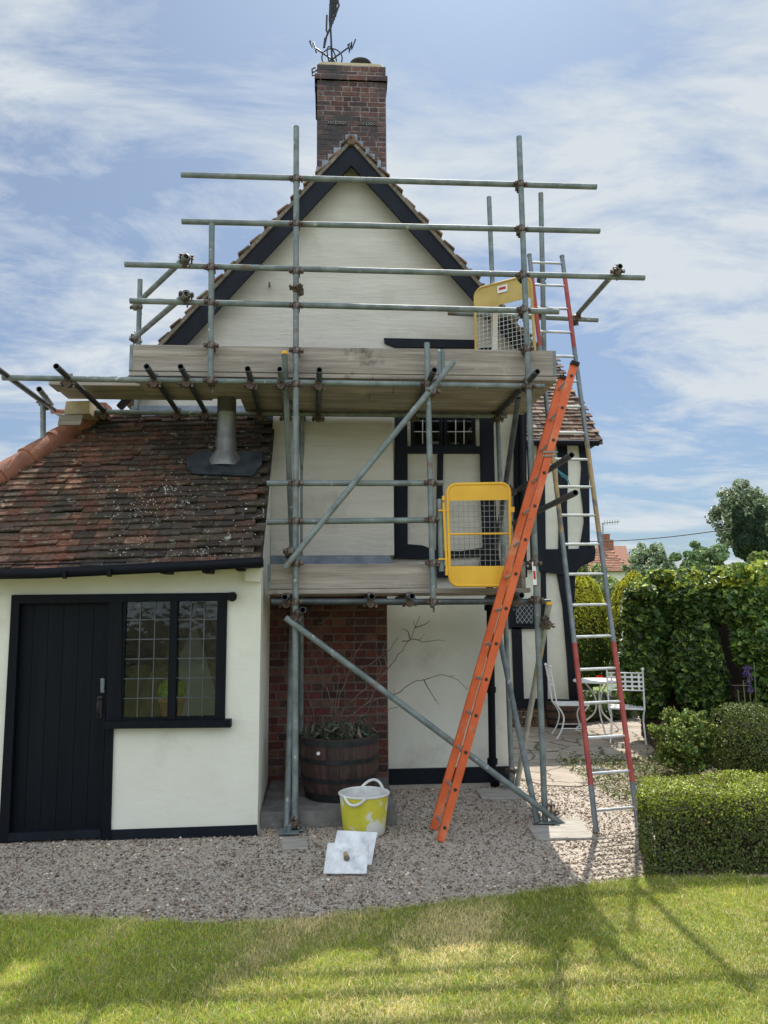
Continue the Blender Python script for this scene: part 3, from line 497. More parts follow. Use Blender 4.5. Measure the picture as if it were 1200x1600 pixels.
sk = MB(); sk.px([(171, 1297), (401.5, 1289), (403, 1318), (171, 1318)], YE-.012, .03); sk.build('skirting', M['black'], cot)
simple('corbel', [(381, 886), (408, 886), (407, 909), (384, 908)], YE-.06, .06, M['render'], cot)
df = MB(); YF = YE-.022
df.px([(18, 929.5), (30, 943), (13, 1318), (-3, 1318)], YF, .12); df.px([(18, 929.5), (355, 926), (355, 938.5), (30, 943)], YF-.0, .12); df.px([(170, 941.3), (191, 940.7), (189, 1128), (165, 1129)], YF+.002, .12); df.px([(165, 1129), (177, 1129), (172, 1318), (157, 1318)], YF+.002, .12)
door_frame = df.build('door_frame', M['black_clean'], cot)
dr = MB(); nb = 6
for i in range(nb):
    a0, a1 = i/nb, (i+1)/nb; L2 = lambda a, b, t: (a[0]+(b[0]-a[0])*t, a[1]+(b[1]-a[1])*t); TL, TR, BL, BRr = (30, 943), (171, 941), (13, 1314), (158, 1310); e = .02
    dr.px([L2(TL, TR, a0+.002), L2(TL, TR, a1-.002), L2(BL, BRr, a1-.002), L2(BL, BRr, a0+.002)], YE+.035, .04)
dr.px([(28, 943), (172, 941), (160, 1312), (12, 1316)], YE+.045, .04)
door = dr.build('door', M['black_clean'], cot)
hh = MB(); hh.sweep([P(157, 1092, YE+.03), P(154, 1093, YE-.01), P(152, 1103, YE-.02), P(152, 1112, YE-.01), P(154, 1119, YE+.03)], .007, 8); hh.px([(152, 1088), (160, 1088), (159, 1121), (151, 1121)], YE+.028, .006); hh.build('door_handle', M['iron'], door)
lk = MB(); lk.px([(157, 1060), (163, 1060), (163, 1082), (157, 1082)], YE+.026, .008); lk.cyl(P(160, 1075, YE+.026), P(160, 1075, YE-.01), .011); lk.build('latch', M['tube'], door)
simple('threshold', [(14, 1302), (157, 1296), (157, 1309), (12, 1315)], YE-.03, .07, M['lad_grey'] if False else M['black'], cot)
w1 = lead_window(cot, [(197, 938), (266, 937), (261, 1121), (191, 1122)], YE-.01, 3, 6, came='came', fw_px=4)
w2 = lead_window(cot, [(278, 938), (341, 937), (336, 1119), (274, 1120)], YE-.01, 3, 6, came='came', fw_px=4)
simple('window_frame', [(340, 926), (355, 926), (351, 1127), (335, 1127)], YF-.004, .14, M['black_clean'], cot); simple('mullion', [(267, 936), (277, 936), (273, 1124), (262, 1124)], YF-.006, .12, M['black_clean'], cot)
simple('window_sill', [(163, 1128), (360, 1125), (360, 1137), (163, 1139)], YE-.09, .2, M['black_clean'], cot)
MB().box((-1.85, YE+.2005, P(270, 1128, YE+.2)[2]-.03), (-.85, YE+.52, P(270, 1128, YE+.2)[2])).build('window_board', M['inside'], cot)
g = MB(); gp = [P(x, y, 5.76) for x, y in ((-90, 899), (0, 897), (60, 896), (170, 891), (260, 886.5), (330, 883), (411, 878))]; g.sweep(gp, .038, 14)
for x, y in ((100, 897), (170, 894)): g.px([(x-3, y-6), (x+3, y-6), (x+3, y+7), (x-3, y+7)], 5.70, .03)
g.build('gutter', M['black_clean'], cot)
MB().prism([P(-90, 884, 5.83), P(408, 872, 5.83), P(408, 884, 5.83), P(-90, 897, 5.83)], (0, .22, 0)).build('fascia', M['black_clean'], cot)
for x, y in ((256, 889), (322, 888), (374, 884)): simple('rafter_end', [(x-8, y-4), (x+8, y-5), (x+7, y+7), (x-6, y+7)], 5.84, .2, M['black_clean'], cot)
sl = MB(); sl.px([(355, 926), (363, 925), (363, 936), (355, 937)], YE-.03, .03); sl.cyl(P(364, 931, YE-.03), P(363, 933, YE-.12), .032, .034, 14); sl.build('sensor_lamp', M['black_clean'], cot)
# flue
fp = plane_hit(352, 724, eL, nn); fy = fp[1]+.03; fx = fp[0]; fu = MB(); zz = fp[2]
zA, zB2 = P(356, 690, fy)[2], 3.62
fu.lathe((fx, fy, 0), [(.165, zz-.03), (.150, zz+.045), (.092, zz+.13), (.098, zA), (.086, zA+.03), (.085, zA+.25), (.088, zA+.255), (.088, zA+.27), (.085, zA+.275), (.085, zB2)], 30); flue = fu.build('flue', M['flue'], cot); flue['label'] = 'stainless steel flue rising from the extension roof'
MB().prism([plane_hit(x, y, eL, nn)+nn*.035 for x, y in ((293, 722), (306, 714), (396, 712), (411, 716), (409, 733), (395, 750), (303, 746), (293, 738))], nn*.012).build('lead_slate', M['flash'], flue)
# plinth under the barrel
pl = MB(); pl.box((P(408, 1280, 6.3)[0], 6.22, 0), (P(619, 1280, 6.3)[0], 7.38, .125)); plin = pl.build('stone_plinth', M['stone']); tag(plin, 'low dark stone plinth at the foot of the brick breast under the barrel', 'plinth')
# ------------------------------------------------------------------ scaffold
scf = thing('scaffold', 'tube and board scaffold with two lifts standing against the cottage gable', 'scaffold', (.7, 6.8, 0))
def tube(name, a, b, m='tube', r=.0242): return MB().pipe(a, b, r).build(name, [M[m], M['tube_in']], scf)
def ptube(name, x0, y0, x1, y1, Ya, Yb=None, m='tube', z1=None):
    a = P(x0, y0, Ya); b = P(x1, y1, Ya if Yb is None else Yb)
    if z1 is not None: b[2] = z1
    return tube(name, a, b, m)
def cmesh(scale=1.0):
    c = MB(); c.cyl((0, 0, -.026), (0, 0, .026), .034, n=10); c.cyl((-.026, .052, 0), (.026, .052, 0), .034, n=10)
    for s in (-1, 1):
        c.cyl((s*.046, -.012, .0), (s*.046, .04, .0), .0075, n=6); c.cyl((s*.046, -.03, 0), (s*.046, -.012, 0), .013, n=6); c.box((s*.046-.016, -.006, -.016), (s*.046+.016, .004, .016))
    c.cyl((0, .075, .046), (0, .02, .046), .0075, n=6); c.cyl((0, .01, .046), (0, -.005+.03, .046), .013, n=6); c.box((-.016, .045, -.05), (.016, .06, -.03)); c.cyl((.012, .05, -.05), (.012, .05, -.085), .008, n=6)
    return c
cp0 = cmesh().build('coupler', M['coupler']); cmeshdata = cp0.data; bpy.data.objects.remove(cp0)
def coupler(x, y=None, Y=None, rz=0, rx=0):
    p = P(x, y, Y) if not isinstance(x, np.ndarray) else x
    o = link('coupler', cmeshdata, scf, [float(v) for v in (p-origin(scf))]); o.rotation_euler = (R_(rx+random.uniform(-4, 4)), R_(random.uniform(-4, 4)), R_(rz)); return o
YS, YR, YBk, YBr = 6.15, 6.205, 7.32, 7.265
def std(x0, y0, x1, y1, Y, m='tube', z1=None): return ptube('standard', x0, y0, x1, y1, Y, m=m, z1=z1)
std(463, 198, 461, 1300, YS, z1=.03); std(667, 536, 677, 947, YS); std(811, 214, 852, 1290, YS, z1=.03); std(331, 350, 329, 600, YS)
std(764, 308, 800, 1222, YBk, z1=.03); std(845, 302, 851, 590, 7.1); std(219, 437, 213, 652, YBk); std(472, 600, 470, 1212, YBk, z1=.15)
p8 = plane_hit(69, 706, eL, nn); tube('standard', P(67, 623, p8[1]), p8+nn*.03)
MB().box(p8-[.06, .06, .0]+nn*.02, p8+[.06, .06, .015]+nn*.02).build('base_pad', M['ridge'], scf)
for q in ((283, 273, 932, 292), (284, 346, 937, 361), (195, 413, 1007, 434), (203, 470, 873, 487)): ptube('guard_rail', *q, YR)
ptube('guard_rail', 700, 489, 934, 500, YBr); ptube('guard_rail', 417, 755, 692, 755, YR); ptube('guard_rail', 417, 815.5, 683, 812.5, YR)
ptube('guard_rail', 291, 401, 208, 480, 6.1, 7.35); ptube('guard_rail', 291, 459, 207, 531, 6.1, 7.35); ptube('guard_rail', 969, 416, 898, 496, 6.1, 7.35)
sx = 1.72
for x, y, x2, y2, ye in ((899, 770, 770, 827, 5.5), (893, 711, 775, 772, 5.7)):
    a = P(x, y, ye); tube('guard_rail', a, a+[0, 1.95, 0], 'tube_dark')
ptube('ledger', 4, 590, 850, 604, YR); l2a, l2b = P(80, 643, YBk-.05), P(792, 650, YBk-.05); lm = l2a+(l2b-l2a)*.09
tube('ledger', l2a, lm, 'tube_red'); tube('ledger', lm, l2b)
ptube('ledger', 424, 940, 845, 940, YR, m='tube_dark'); ptube('ledger', 424, 943, 860, 940, YBk-.05, m='tube_dark'); ptube('ledger', 473, 953, 478, 953, 6.0, 7.3, m='tube_dark')
zT = P(88, 569, 5.88)[2]
for x, y, m_ in ((88, 569, 'tube_dark'), (229, 573, 'tube_dark'), (282, 577, 'tube_dark'), (387, 580, 'tube_dark'), (437, 588, 'tube'), (499, 587, 'tube_dark'), (679, 589, 'tube_dark'), (840, 590, 'tube_dark')):
    a = P(x, y, 5.9); a[2] = zT+random.uniform(-.012, .004); tube('transom', a, [a[0]-.03, 7.38, zT], m_); coupler(np.array([a[0]-.01, YR, a[2]-.045]), rz=0, rx=90); coupler(np.array([a[0]-.03, YBr, a[2]-.045]), rx=90)
a = P(93, 637, 7.4); tube('transom', [a[0], 5.6, zT], [a[0], 7.4, zT], 'tube_dark'); a = P(62, 597, 6.2); tube('brace', a+[0, 0, -.06], P(80, 632, 7.3))
zU = P(581, 932, 6.0)[2]
for x in (445, 581, 644, 815): a = P(x, 932, 6.0); a[2] = zU; tube('transom', a, [a[0], 7.38, zU], 'tube_dark'); coupler(np.array([a[0], YR, zU-.05]), rx=90)
# braces
ptube('brace', 709, 565, 445, 887, 6.095); ptube('brace', 446, 965, 888, 1295, 6.095)
ptube('brace', 444.5, 552, 458, 905, 6.09, 7.27); ptube('brace', 448, 1306, 457, 950, 6.09, 7.27, z1=None)
ptube('brace', 858, 943, 808, 1226, 6.09, 7.27, 'tube_pale'); ptube('brace', 843, 1299, 779, 989, 6.1, 7.27); ptube('brace', 810, 622, 775, 858, 6.2, 7.27, 'tube_dark')
ptube('puncheon', 687, 780, 690, 893, 6.16)
for x, y, Y in ((858, 943, 6.09), (444.5, 552, 6.09)):
    p = P(x, y, Y); MB().cyl(p+[0, -.002, -.012], p+[0, 0, .012], .0262).build('end_cap', M['yellow'], scf)
# couplers
for x in (463, 811): 
    for y in ((280, 350, 424, 478) if x == 463 else (288, 358, 430, 484)): coupler(x+(0 if x == 463 else (y-214)*.026), y, YS)
for q in ((463, 548), (462, 601), (462, 755), (462, 814), (462, 880), (461, 940), (330, 418), (330, 473), (330, 540), (329, 595), (668, 600), (674, 754), (675, 812), (677, 940), (676, 880), (823, 545), (826, 604), (838, 937), (835, 880)): coupler(*q, YS)
for q in ((463, 427+22), (855, 976), (461, 967), (446+8, 862), (861, 1268), (676, 612)): coupler(q[0], q[1], 6.11, rz=random.uniform(-30, 30), rx=random.uniform(-40, 40))
for q in ((291, 403, 6.15), (291, 461, 6.15), (965, 424, 6.15), (213, 480, YBk), (212, 531, YBk), (899, 496, 7.25), (765, 490, YBk), (849, 430, 7.1), (849, 484, 7.1), (775, 648, YBk), (797, 942, YBk), (800, 1205, YBk), (472, 946, YBk), (472, 645, YBk), (68, 628, p8[1]), (212, 646, YBk), (458, 1290, 6.12), (846, 1290, 6.12), (797, 770, YBk)): coupler(*q, rx=random.uniform(-60, 60), rz=random.uniform(-40, 40))
# boards
def plank(x0, x1, y0, y1, z0, z1, name='scaffold_board', parts=1):
    b = MB(); d = random.uniform(-.004, .004); b.box((x0, y0, z0), (x1, y1, z1)); q = b.build(name, M['board'], scf); 
    if name == 'toe_board' and x1-x0 > .5:
        for X_ in (x0, x1-.028): MB().box((X_, y0-.0025, z0+.004), (X_+.028, y0-.0002, z1-.004)).build('end_band', M['tube'], q)
    mbv = q.modifiers.new('b', 'BEVEL'); mbv.width = .005; mbv.segments = 2; return q
zD = zT+.028; xu0, xu1 = P(203, 560, 6.25)[0], P(868, 560, 6.25)[0]; xg = P(383, 630, 7.3)[0]
cuts = [xu0, xu0+1.82, xu1]
for j in range(5):
    y0 = 6.24+j*.228
    for (a, b) in ([(xu0+(.02 if j else 0), .35+.2*(j % 2)), (.354+.2*(j % 2), xu1-.0)] if j < 3 else [(xg, xu1)]): plank(a, b, y0, y0+.224, zD, zD+.038)
xl = P(75, 607, 6.66)[0]
for j in range(2): plank(xl+.02*j, P(332, 632, 7.1)[0], 6.665+j*.229, 6.889+j*.229, zD+.0405, zD+.078)
tz = P(400, 578, 6.2)[2]
for (a, b) in ((xu0, .93), (.935, xu1)): plank(a, b, YR+.03, YR+.066, zD+.041, zD+.041+.225, 'toe_board')
plank(xu1-.04, xu1-.002, 6.3, 7.3, zD+.041, zD+.24, 'toe_board')
zE = zU+.028; xa_, xb_ = P(418, 900, 6.25)[0], P(682, 900, 6.25)[0]; xe = P(828, 900, 6.25)[0]
for j in range(5): plank(xa_, xe, 6.24+j*.228, 6.464+j*.228, zE, zE+.038)
plank(xa_, xb_, YR+.03, YR+.066, zE+.041, zE+.041+.2, 'toe_board'); plank(xe-.06, xe-.022, 6.3, 7.3, zE+.041, zE+.26, 'toe_board')
# base plates
for x, Y in ((461, 6.15), (452, 6.07), (852, 6.15), (800, YBk)):
    p = P(x, 1290, Y); b = MB(); b.box((p[0]-.075, Y-.075, .018), (p[0]+.075, Y+.075, .026)); b.cyl((p[0], Y, .026), (p[0], Y, .07), .018); b.build('base_plate', M['tube'], scf)
# gates
def gate(BL, BR_, TR, TL, my, panels, midbar, hinge, label, rad=.1, hang=None):
    g0 = MB(); BL, BR_, TR, TL = [np.array(p) for p in (BL, BR_, TR, TL)]
    W = np.linalg.norm(BR_-BL); H = np.linalg.norm(TL-BL)
    f = lambda u, v: (BL*(1-u)+BR_*u)*(1-v)+(TL*(1-u)+TR*u)*v
    nr = np.cross(BR_-BL, TL-BL); nr /= np.linalg.norm(nr)
    if nr[1] > 0: nr = -nr
    ru, rv = rad/W, rad/H; lp = []
    for cu, cv, s0 in ((1-ru, 1-rv, 0), (ru, 1-rv, 90), (ru, rv, 180), (1-ru, rv, 270)):
        for t in range(0, 91, 15): lp.append((cu+ru*math.cos(R_(s0+t)), cv+rv*math.sin(R_(s0+t))))
    mm = MB(); mm.sweep([f(*q) for q in lp]+[f(*lp[0])], .013, 10)
    if midbar is not None: mm.sweep([f(0, midbar), f(1, midbar)], .009, 8)
    go = mm.build('gate', M[my[0]], scf); go['label'] = label
    for (v0, v1) in panels:
        pts = [q for q in lp if v0-.001 <= q[1] <= v1+.001]
        us = [q for q in pts]; 
        poly = sorted([q for q in pts if q[0] > .5], key=lambda q: q[1]); poly = [(1, v0)]*(v0 > .5)+poly+[(1, v1)]*(v1 < .5); left = sorted([q for q in pts if q[0] <= .5], key=lambda q: -q[1]); left = [(0, v1)]*(v1 < .5)+left+[(0, v0)]*(v0 > .5)
        MB().prism([f(*q)+nr*.004 for q in poly+left], -nr*.004).build('panel', M[my[0]], go)
    wm = MB(); v0, v1 = panels[0][1] if len(panels) > 1 else 0.0, panels[-1][0]; st_ = .0415; nu = int(W/st_); nv = int((v1-v0)*H/st_)
    for i in range(1, nu): wm.beam(f(i/nu, v0), f(i/nu, v1), .0032, .0032, nr)
    for i in range(1, nv): v = v0+(v1-v0)*i/nv; wm.beam(f(0, v)+nr*.0035, f(1, v)+nr*.0035, .0032, .0032, nr)
    wm.build('mesh_infill', M[my[1]], go)
    return go, f, nr
YGt = 6.13
g1, f1, n1_ = gate(P(703, 915, YGt), P(799, 915, YGt), P(796, 755, YGt), P(699, 757, YGt), ('yellow', 'mesh'), [(.0, .19), (.835, 1.)], .505, None, 'bright yellow swing gate on the lower lift behind the orange ladder', .07)
hb = MB(); hb.sweep([P(693, 785, 6.13), P(698, 888, 6.13)], .011, 8)
for y in (797, 873): hb.sweep([P(685, y+1, 6.13), P(702, y, 6.13)], .008, 8)
hb.cyl(P(693, 782, 6.13), P(693, 775, 6.13), .014); hb.cyl(P(698, 888, 6.13), P(698, 899, 6.13), .013); hb.build('hinge_bar', M['yellow'], g1)
lt = MB(); lt.px([(797, 792), (804, 792), (804, 800), (797, 800)], 6.12, .02); lt.build('latch', M['yellow'], g1)
za = P(741, 452, 6.9)[2]; a_, b_ = P(743, 500, 6.9), P(835, 500, 6.56); zf = zD+.05
g2, f2, n2_ = gate([a_[0]-.005, 6.9, zf], [b_[0], 6.56, zf], [b_[0]-.02, 6.56, za+.0], [a_[0], 6.9, za], ('yellow_pale', 'mesh_pale'), [(.795, 1.)], None, None, 'faded yellow gate standing open on the upper lift', .09)
st_ = MB(); st_.prism([f2(u, v)+n2_*.012 for u, v in ((.42, .90), (.60, .90), (.60, .965), (.42, .965))], n2_*.001); so_ = st_.build('sticker', M['white'], g2)
st_ = MB(); st_.prism([f2(u, v)+n2_*.0145 for u, v in ((.45, .925), (.57, .925), (.57, .95), (.45, .95))], n2_*.0006); st_.build('sticker_print', M['red'], so_)
MB().prism([f2(-.08, .30), f2(.02, .30), f2(.02, .35), f2(-.08, .35)], n2_*.02).build('latch', M['yellow'], g2)
MB().beam(P(773, 560, 7.0), P(774, 470, 7.0), .05, .02, (1, 0, 0)).build('brace', M['mesh_pale'], scf)
lb = MB().px([(831, 878), (837, 878), (839, 914), (833, 914)], YS-.028, .003).build('scaffold_tag', M['white'], scf)
MB().px([(833, 892), (836.5, 892), (837.5, 905), (834, 905)], YS-.030, .001).build('tag_print', M['red'], lb)
# sole boards under the standards
def soleboard(pts, z, label):
    tag(MB().prism([(*G(x, y, z)[:2], .003) for x, y in pts], (0, 0, z)).build('sole_board', M['ply']), label, 'board', 'sole boards under the scaffold')
soleboard([(824, 1290), (870, 1290), (890, 1309), (838, 1311)], .015, 'grey wooden sole board under the front right scaffold standard')
soleboard([(862, 1280), (905, 1278), (928, 1309), (888, 1310)], .014, 'pale square sole board at the foot of the long diagonal brace')
soleboard([(743, 1233), (800, 1232), (812, 1247), (753, 1247)], .015, 'narrow sole board near the cottage corner downpipe')
soleboard([(441, 1309), (480, 1309), (481, 1325), (440, 1325)], .014, 'stained sole board under the left scaffold standards')
# ------------------------------------------------------------------ ladders
lb0, lb1 = P(932, 1304, 5.86), P(998, 1300, 5.93); lb0[2] = lb1[2] = .01
lt0, lt1 = P(827, 398, 7.02), P(878, 400, 7.06)
lad = thing('scaffold_ladder', 'long grey and red pole ladder leaning on the right end of the scaffold', 'ladder', (*((lb0+lb1)/2)[:2], 0))
segs = [(0, .063, 'lad_grey'), (.063, .27, 'lad_red'), (.27, .45, 'lad_grey'), (.45, .615, 'lad_tan'), (.615, .80, 'lad_grey'), (.80, .95, 'lad_red'), (.95, 1, 'lad_grey')]
names = ['lad_grey', 'lad_red', 'lad_tan']
for a, b in ((lb0, lt0), (lb1, lt1)):
    mbx = MB()
    for s0, s1, mm in segs: mbx.m = names.index(mm); mbx.cyl(a+(b-a)*s0, a+(b-a)*s1, .021, n=12, caps=False)
    mbx.m = 0; mbx.cyl(a, a+(b-a)*.006, .026); mbx.cyl(a+(b-a)*.997, b, .024); mbx.build('stile', [M[x] for x in names], lad)
for i in range(20):
    t = .028+i*(.955/19); MB().cyl(lb0+(lt0-lb0)*t, lb1+(lt1-lb1)*t, .012, n=10).build('rung', M['alu'], lad)
on0, on1 = P(689, 1331, 5.74), P(898, 568, 5.78); of0, of1 = P(678, 1310, 6.05), P(879, 590, 6.05)
on0[2] = .01; of0[2] = .01
ol = thing('orange_ladder', 'orange fibreglass ladder leaning sideways against the scaffold guard rails', 'ladder', (*((on0+of0)/2)[:2], 0))
dirn = (on1-on0)/np.linalg.norm(on1-on0); sdx = np.cross(dirn, (0, 1, 0))
for a, b, s in ((on0, on1, 1), (of0, of1, -1)):
    c_ = MB(); c_.beam(a, b, .008, .056, (0, 1, 0))
    for e in (-1, 1): c_.beam(a+sdx*e*.025+[0, .018, 0], b+sdx*e*.025+[0, .018, 0], .028, .006, (0, 1, 0))
    so_ = c_.build('stile', M['orange'], ol)
    hl = MB()
    for i in range(14):
        t = .026+i*.0727; p = a+(b-a)*t; hl.cyl(p+[0, -.008, 0], p+[0, -.004, 0], .013, n=12); hl.cyl(p+[0, -.011, 0], p+[0, -.007, 0], .006, n=10)
    hl.build('rung_socket', M['cowl'], so_)
    cpb = MB(); cpb.beam(b-dirn*.015, b+dirn*.012, .05, .066, (0, 1, 0)); cpb.build('end_cap', M['tube_in'], so_)
for i in range(14):
    t = .026+i*.0727; MB().cyl(on0+(on1-on0)*t, of0+(of1-of0)*t, .013, n=10).build('rung', M['alu'], ol)
# strap holding it
st = MB(); tq = .79
for dz in (0, .035): p = on0+(on1-on0)*(tq+dz/4); st.beam(p+[-.06, -.014, 0], p+[.06, -.014, .0], .012, .004, (0, 0, 1))
st.build('strap', M['tube'], ol)
tie = MB(); tp = P(872, 735, 5.9)
for i in range(3): tie.sweep([tp, tp+[.03+.02*i, 0, -.05], tp+[.06+.015*i, .0, -.06-.03*i]], .004, 5)
tag(tie.build('rope_tie', M['blue_tie']), 'frayed turquoise rope end hanging from the upper side guard rail', 'rope')
# ------------------------------------------------------------------ weather vane
Yv = 8.5; V3 = lambda x, y, dy=0: P(400+x/4, y/4, Yv+dy)
vane = thing('weather_vane', 'dark iron weather vane with compass letters on top of the chimney', 'weather vane', (*P(519, 104, Yv),))
b = MB(); b.sweep([V3(478, 440), V3(465, 150)], .012, 8); b.sweep([V3(465, 150), V3(463, -60)], .009, 8); b.build('mast', M['iron'], vane)
c0_ = V3(475, 372); b = MB()
b.sweep([V3(370, 300, -.1), V3(475, 372)], .010, 6); b.sweep([V3(580, 295, .1), V3(475, 372)], .010, 6); b.sweep([V3(372, 445, -.1), V3(475, 372)], .010, 6); b.sweep([V3(560, 440, .1), V3(475, 372)], .010, 6)
b.build('direction_arms', M['iron'], vane)
b = MB(); r_ = 70/4/1200*8.4
for ang in (0, 62): ca, sa = math.cos(R_(ang)), math.sin(R_(ang)); b.sweep([c0_+[r_*math.cos(t)*ca, r_*math.cos(t)*sa, r_*math.sin(t)+.02] for t in np.linspace(0, 2*math.pi, 33)], .008, 6)
b.build('armillary_rings', M['iron'], vane)
def letter(strokes, dy): 
    b = MB(); [b.sweep([V3(x, y, dy) for x, y in s], .009, 5) for s in strokes]; b.build('compass_letter', M['iron'], vane)
letter([[(335, 258), (352, 300), (358, 262), (377, 330)], [(335, 258), (343, 256)]], -.1)
letter([[(580, 275), (582, 328), (598, 262), (597, 310), (622, 246)], [(572, 284), (586, 272)]], .1)
letter([[(372, 422), (350, 432), (353, 474), (376, 470)], [(352, 452), (368, 448)]], -.1)
b = MB(); b.sweep([V3(425, 298), V3(440, 230), V3(465, 170), V3(490, 110), V3(520, 28)], .012, 6); b.sweep([V3(443, 95), V3(440, 190), V3(446, 205)], .011, 6)
for i in range(5): b.sweep([V3(462+i*11, 25-i*16), V3(458+i*10, 120-i*12), V3(462+i*9, 190-i*22)], .010, 5)
for i in range(7): b.sweep([V3(458+i*1.5, 30+i*20), V3(508-i*5, 10+i*24)], .008, 5)
b.prism([V3(470, -70), V3(510, -60), V3(520, 25), V3(462, 30)], (0, .006, 0)); b.prism([V3(418, 300), V3(426, 235), V3(438, 236), V3(432, 300)], (0, .006, 0)); b.build('vane_pointer', M['iron'], vane)
# ------------------------------------------------------------------ barrels
def barrel(name, c, R, H, label, group=None, n=20):
    t = thing(name, label, 'planter', c); st = MB(); zs = [0, .25, .5, .75, 1]; pr = [.83, .92, .975, 1.0, 1.0]
    for i in range(n):
        a0, a1 = (i+.01)*2*math.pi/n, (i+.99)*2*math.pi/n; f = random.uniform(.6, 1.5); st.col = (f, f*random.uniform(.85, 1.1), f)
        q = []
        for zz, p in zip(zs, pr):
            for a in (a0, (a0+a1)/2, a1): q.append((c[0]+R*p*math.cos(a), c[1]+R*p*math.sin(a), c[2]+H*zz))
        for zz, p in zip(zs, pr):
            for a in (a0, (a0+a1)/2, a1): q.append((c[0]+(R*p-.025)*math.cos(a), c[1]+(R*p-.025)*math.sin(a), c[2]+H*zz))
        fs_ = [(j*3+k, j*3+k+1, j*3+k+4, j*3+k+3) for j in range(4) for k in (0, 1)]; fi = [(15+a, 15+d, 15+c2, 15+b2) for a, b2, c2, d in fs_]
        st.add(q, fs_+fi+[(12, 13, 28, 27), (13, 14, 29, 28)]+[(j*3, j*3+3, 15+j*3+3, 15+j*3) for j in range(4)]+[(j*3+2, 15+j*3+2, 15+j*3+5, j*3+5) for j in range(4)])
    st.build('staves', M['stave'], t)
    for z0_, z1_ in ((.0, .13), (.30, .38), (.60, .68), (.88, .985)):
        rr = lambda z_: R*np.interp(z_, zs, pr)+.005; b = MB(); b.lathe(c, [(rr(z0_), H*z0_+.002), (rr((z0_+z1_)/2)+.001, H*(z0_+z1_)/2), (rr(z1_), H*z1_)], 40, cap=False); b.build('hoop', M['hoop'], t)
    MB().cyl((c[0], c[1], c[2]+.02), (c[0], c[1], c[2]+H*.9), R*.8, R*.95, n=24).build('soil', M['soil'], t); return t
bc = (P(530, 1200, 6.72)[0], 6.72, .127); barrel('barrel_planter', bc, .335, .50, 'large dark oak half barrel planter with black hoops on the stone plinth')
MB().cyl((bc[0]-.17, bc[1]-.29, .52), (bc[0]-.172, bc[1]-.30, .52), .014).build('badge', M['hawk'], bpy.data.objects['barrel_planter'])
# bare shrub in the barrel
def twigs(mb, pts, r, kids=2, dep=1):
    mb.sweep(pts, r, 5, r*.35)
sh = thing('bare_shrub', 'bare dead shrub with long arching twigs growing in the oak barrel', 'shrub', (bc[0], bc[1], .55))
tw = MB(); Yt = 6.9
def pb_(l, y=Yt): return [P(a, b, y) for a, b in l]
for l in ([(528, 1150), (535, 1110), (560, 1085), (590, 1062), (606, 1045), (640, 1000), (656, 962)], [(628, 1002), (645, 998), (660, 1003), (683, 1000)], [(648, 981), (658, 978), (672, 970)], [(640, 998), (637, 986), (628, 983)], [(520, 1150), (545, 1120), (575, 1098), (615, 1086), (650, 1064), (690, 1054), (715, 1062), (730, 1078)],
          [(662, 1061), (672, 1080), (686, 1101)], [(525, 1150), (530, 1085), (545, 1050), (550, 1020), (530, 1000), (500, 1010)], [(545, 1050), (575, 1040), (610, 1015), (622, 996)], [(535, 1120), (590, 1115), (622, 1105)], [(520, 1140), (515, 1090), (498, 1050), (487, 1010), (482, 990)], [(550, 1030), (566, 1002), (590, 1000)], [(500, 1160), (490, 1120), (480, 1085), (478, 1070)],
          [(524, 1150), (524, 1100), (530, 1060), (528, 1030)], [(575, 1098), (590, 1070), (596, 1040), (586, 1016)], [(606, 1045), (598, 1020), (604, 1000)], [(540, 1140), (560, 1130), (575, 1110), (580, 1090)], [(497, 975), (520, 960), (528, 945)], [(482, 990), (500, 985), (510, 975)]):
    q = pb_(l, Yt); qq = [q[0]]
    for a_, b_ in zip(q, q[1:]):
        m_ = max(2, int(np.linalg.norm(b_-a_)/.05))
        for t in range(1, m_+1): qq.append(a_+(b_-a_)*t/m_+(rng.normal(0, .005, 3) if t < m_ else 0))
    tw.sweep(qq, .0062, 5, .0025)
    for a_ in qq[3::3]:
        if random.random() < .5: d_ = rng.normal(0, .04, 3)+[0, 0, .03]; tw.sweep([a_, a_+d_*.5+rng.normal(0, .006, 3), a_+d_], .0028, 4, .0012)
tw.build('twigs', M['twig'], sh)
hb_ = MB()
for i in range(260):
    a, r = random.random()*6.28, random.random()**.5*.29; p = np.array([bc[0]+r*math.cos(a), bc[1]+r*math.sin(a), .56]); hh = random.uniform(.06, .26); l = np.array([random.gauss(0, .05), random.gauss(0, .05), 0]); hb_.sweep([p, p+[0, 0, hh*.6]+l*.4, p+[0, 0, hh]+l], .0025, 3, .001)
hb_.build('dry_stems', M['twig'], sh)
C = np.array([[bc[0], bc[1], .60]])+rng.normal(size=(1500, 3))*[.14, .14, .045]; C = C[np.hypot(C[:, 0]-bc[0], C[:, 1]-bc[1]) < .31]; foliage('sparse_leaves', C, unit(rng.normal(size=(len(C), 3))), rng.uniform(.03, .13, len(C)), leafcols(len(C), (.07, .10, .06), .4, (.2, .16, .12), .2), M['leaf'], sh, .25)
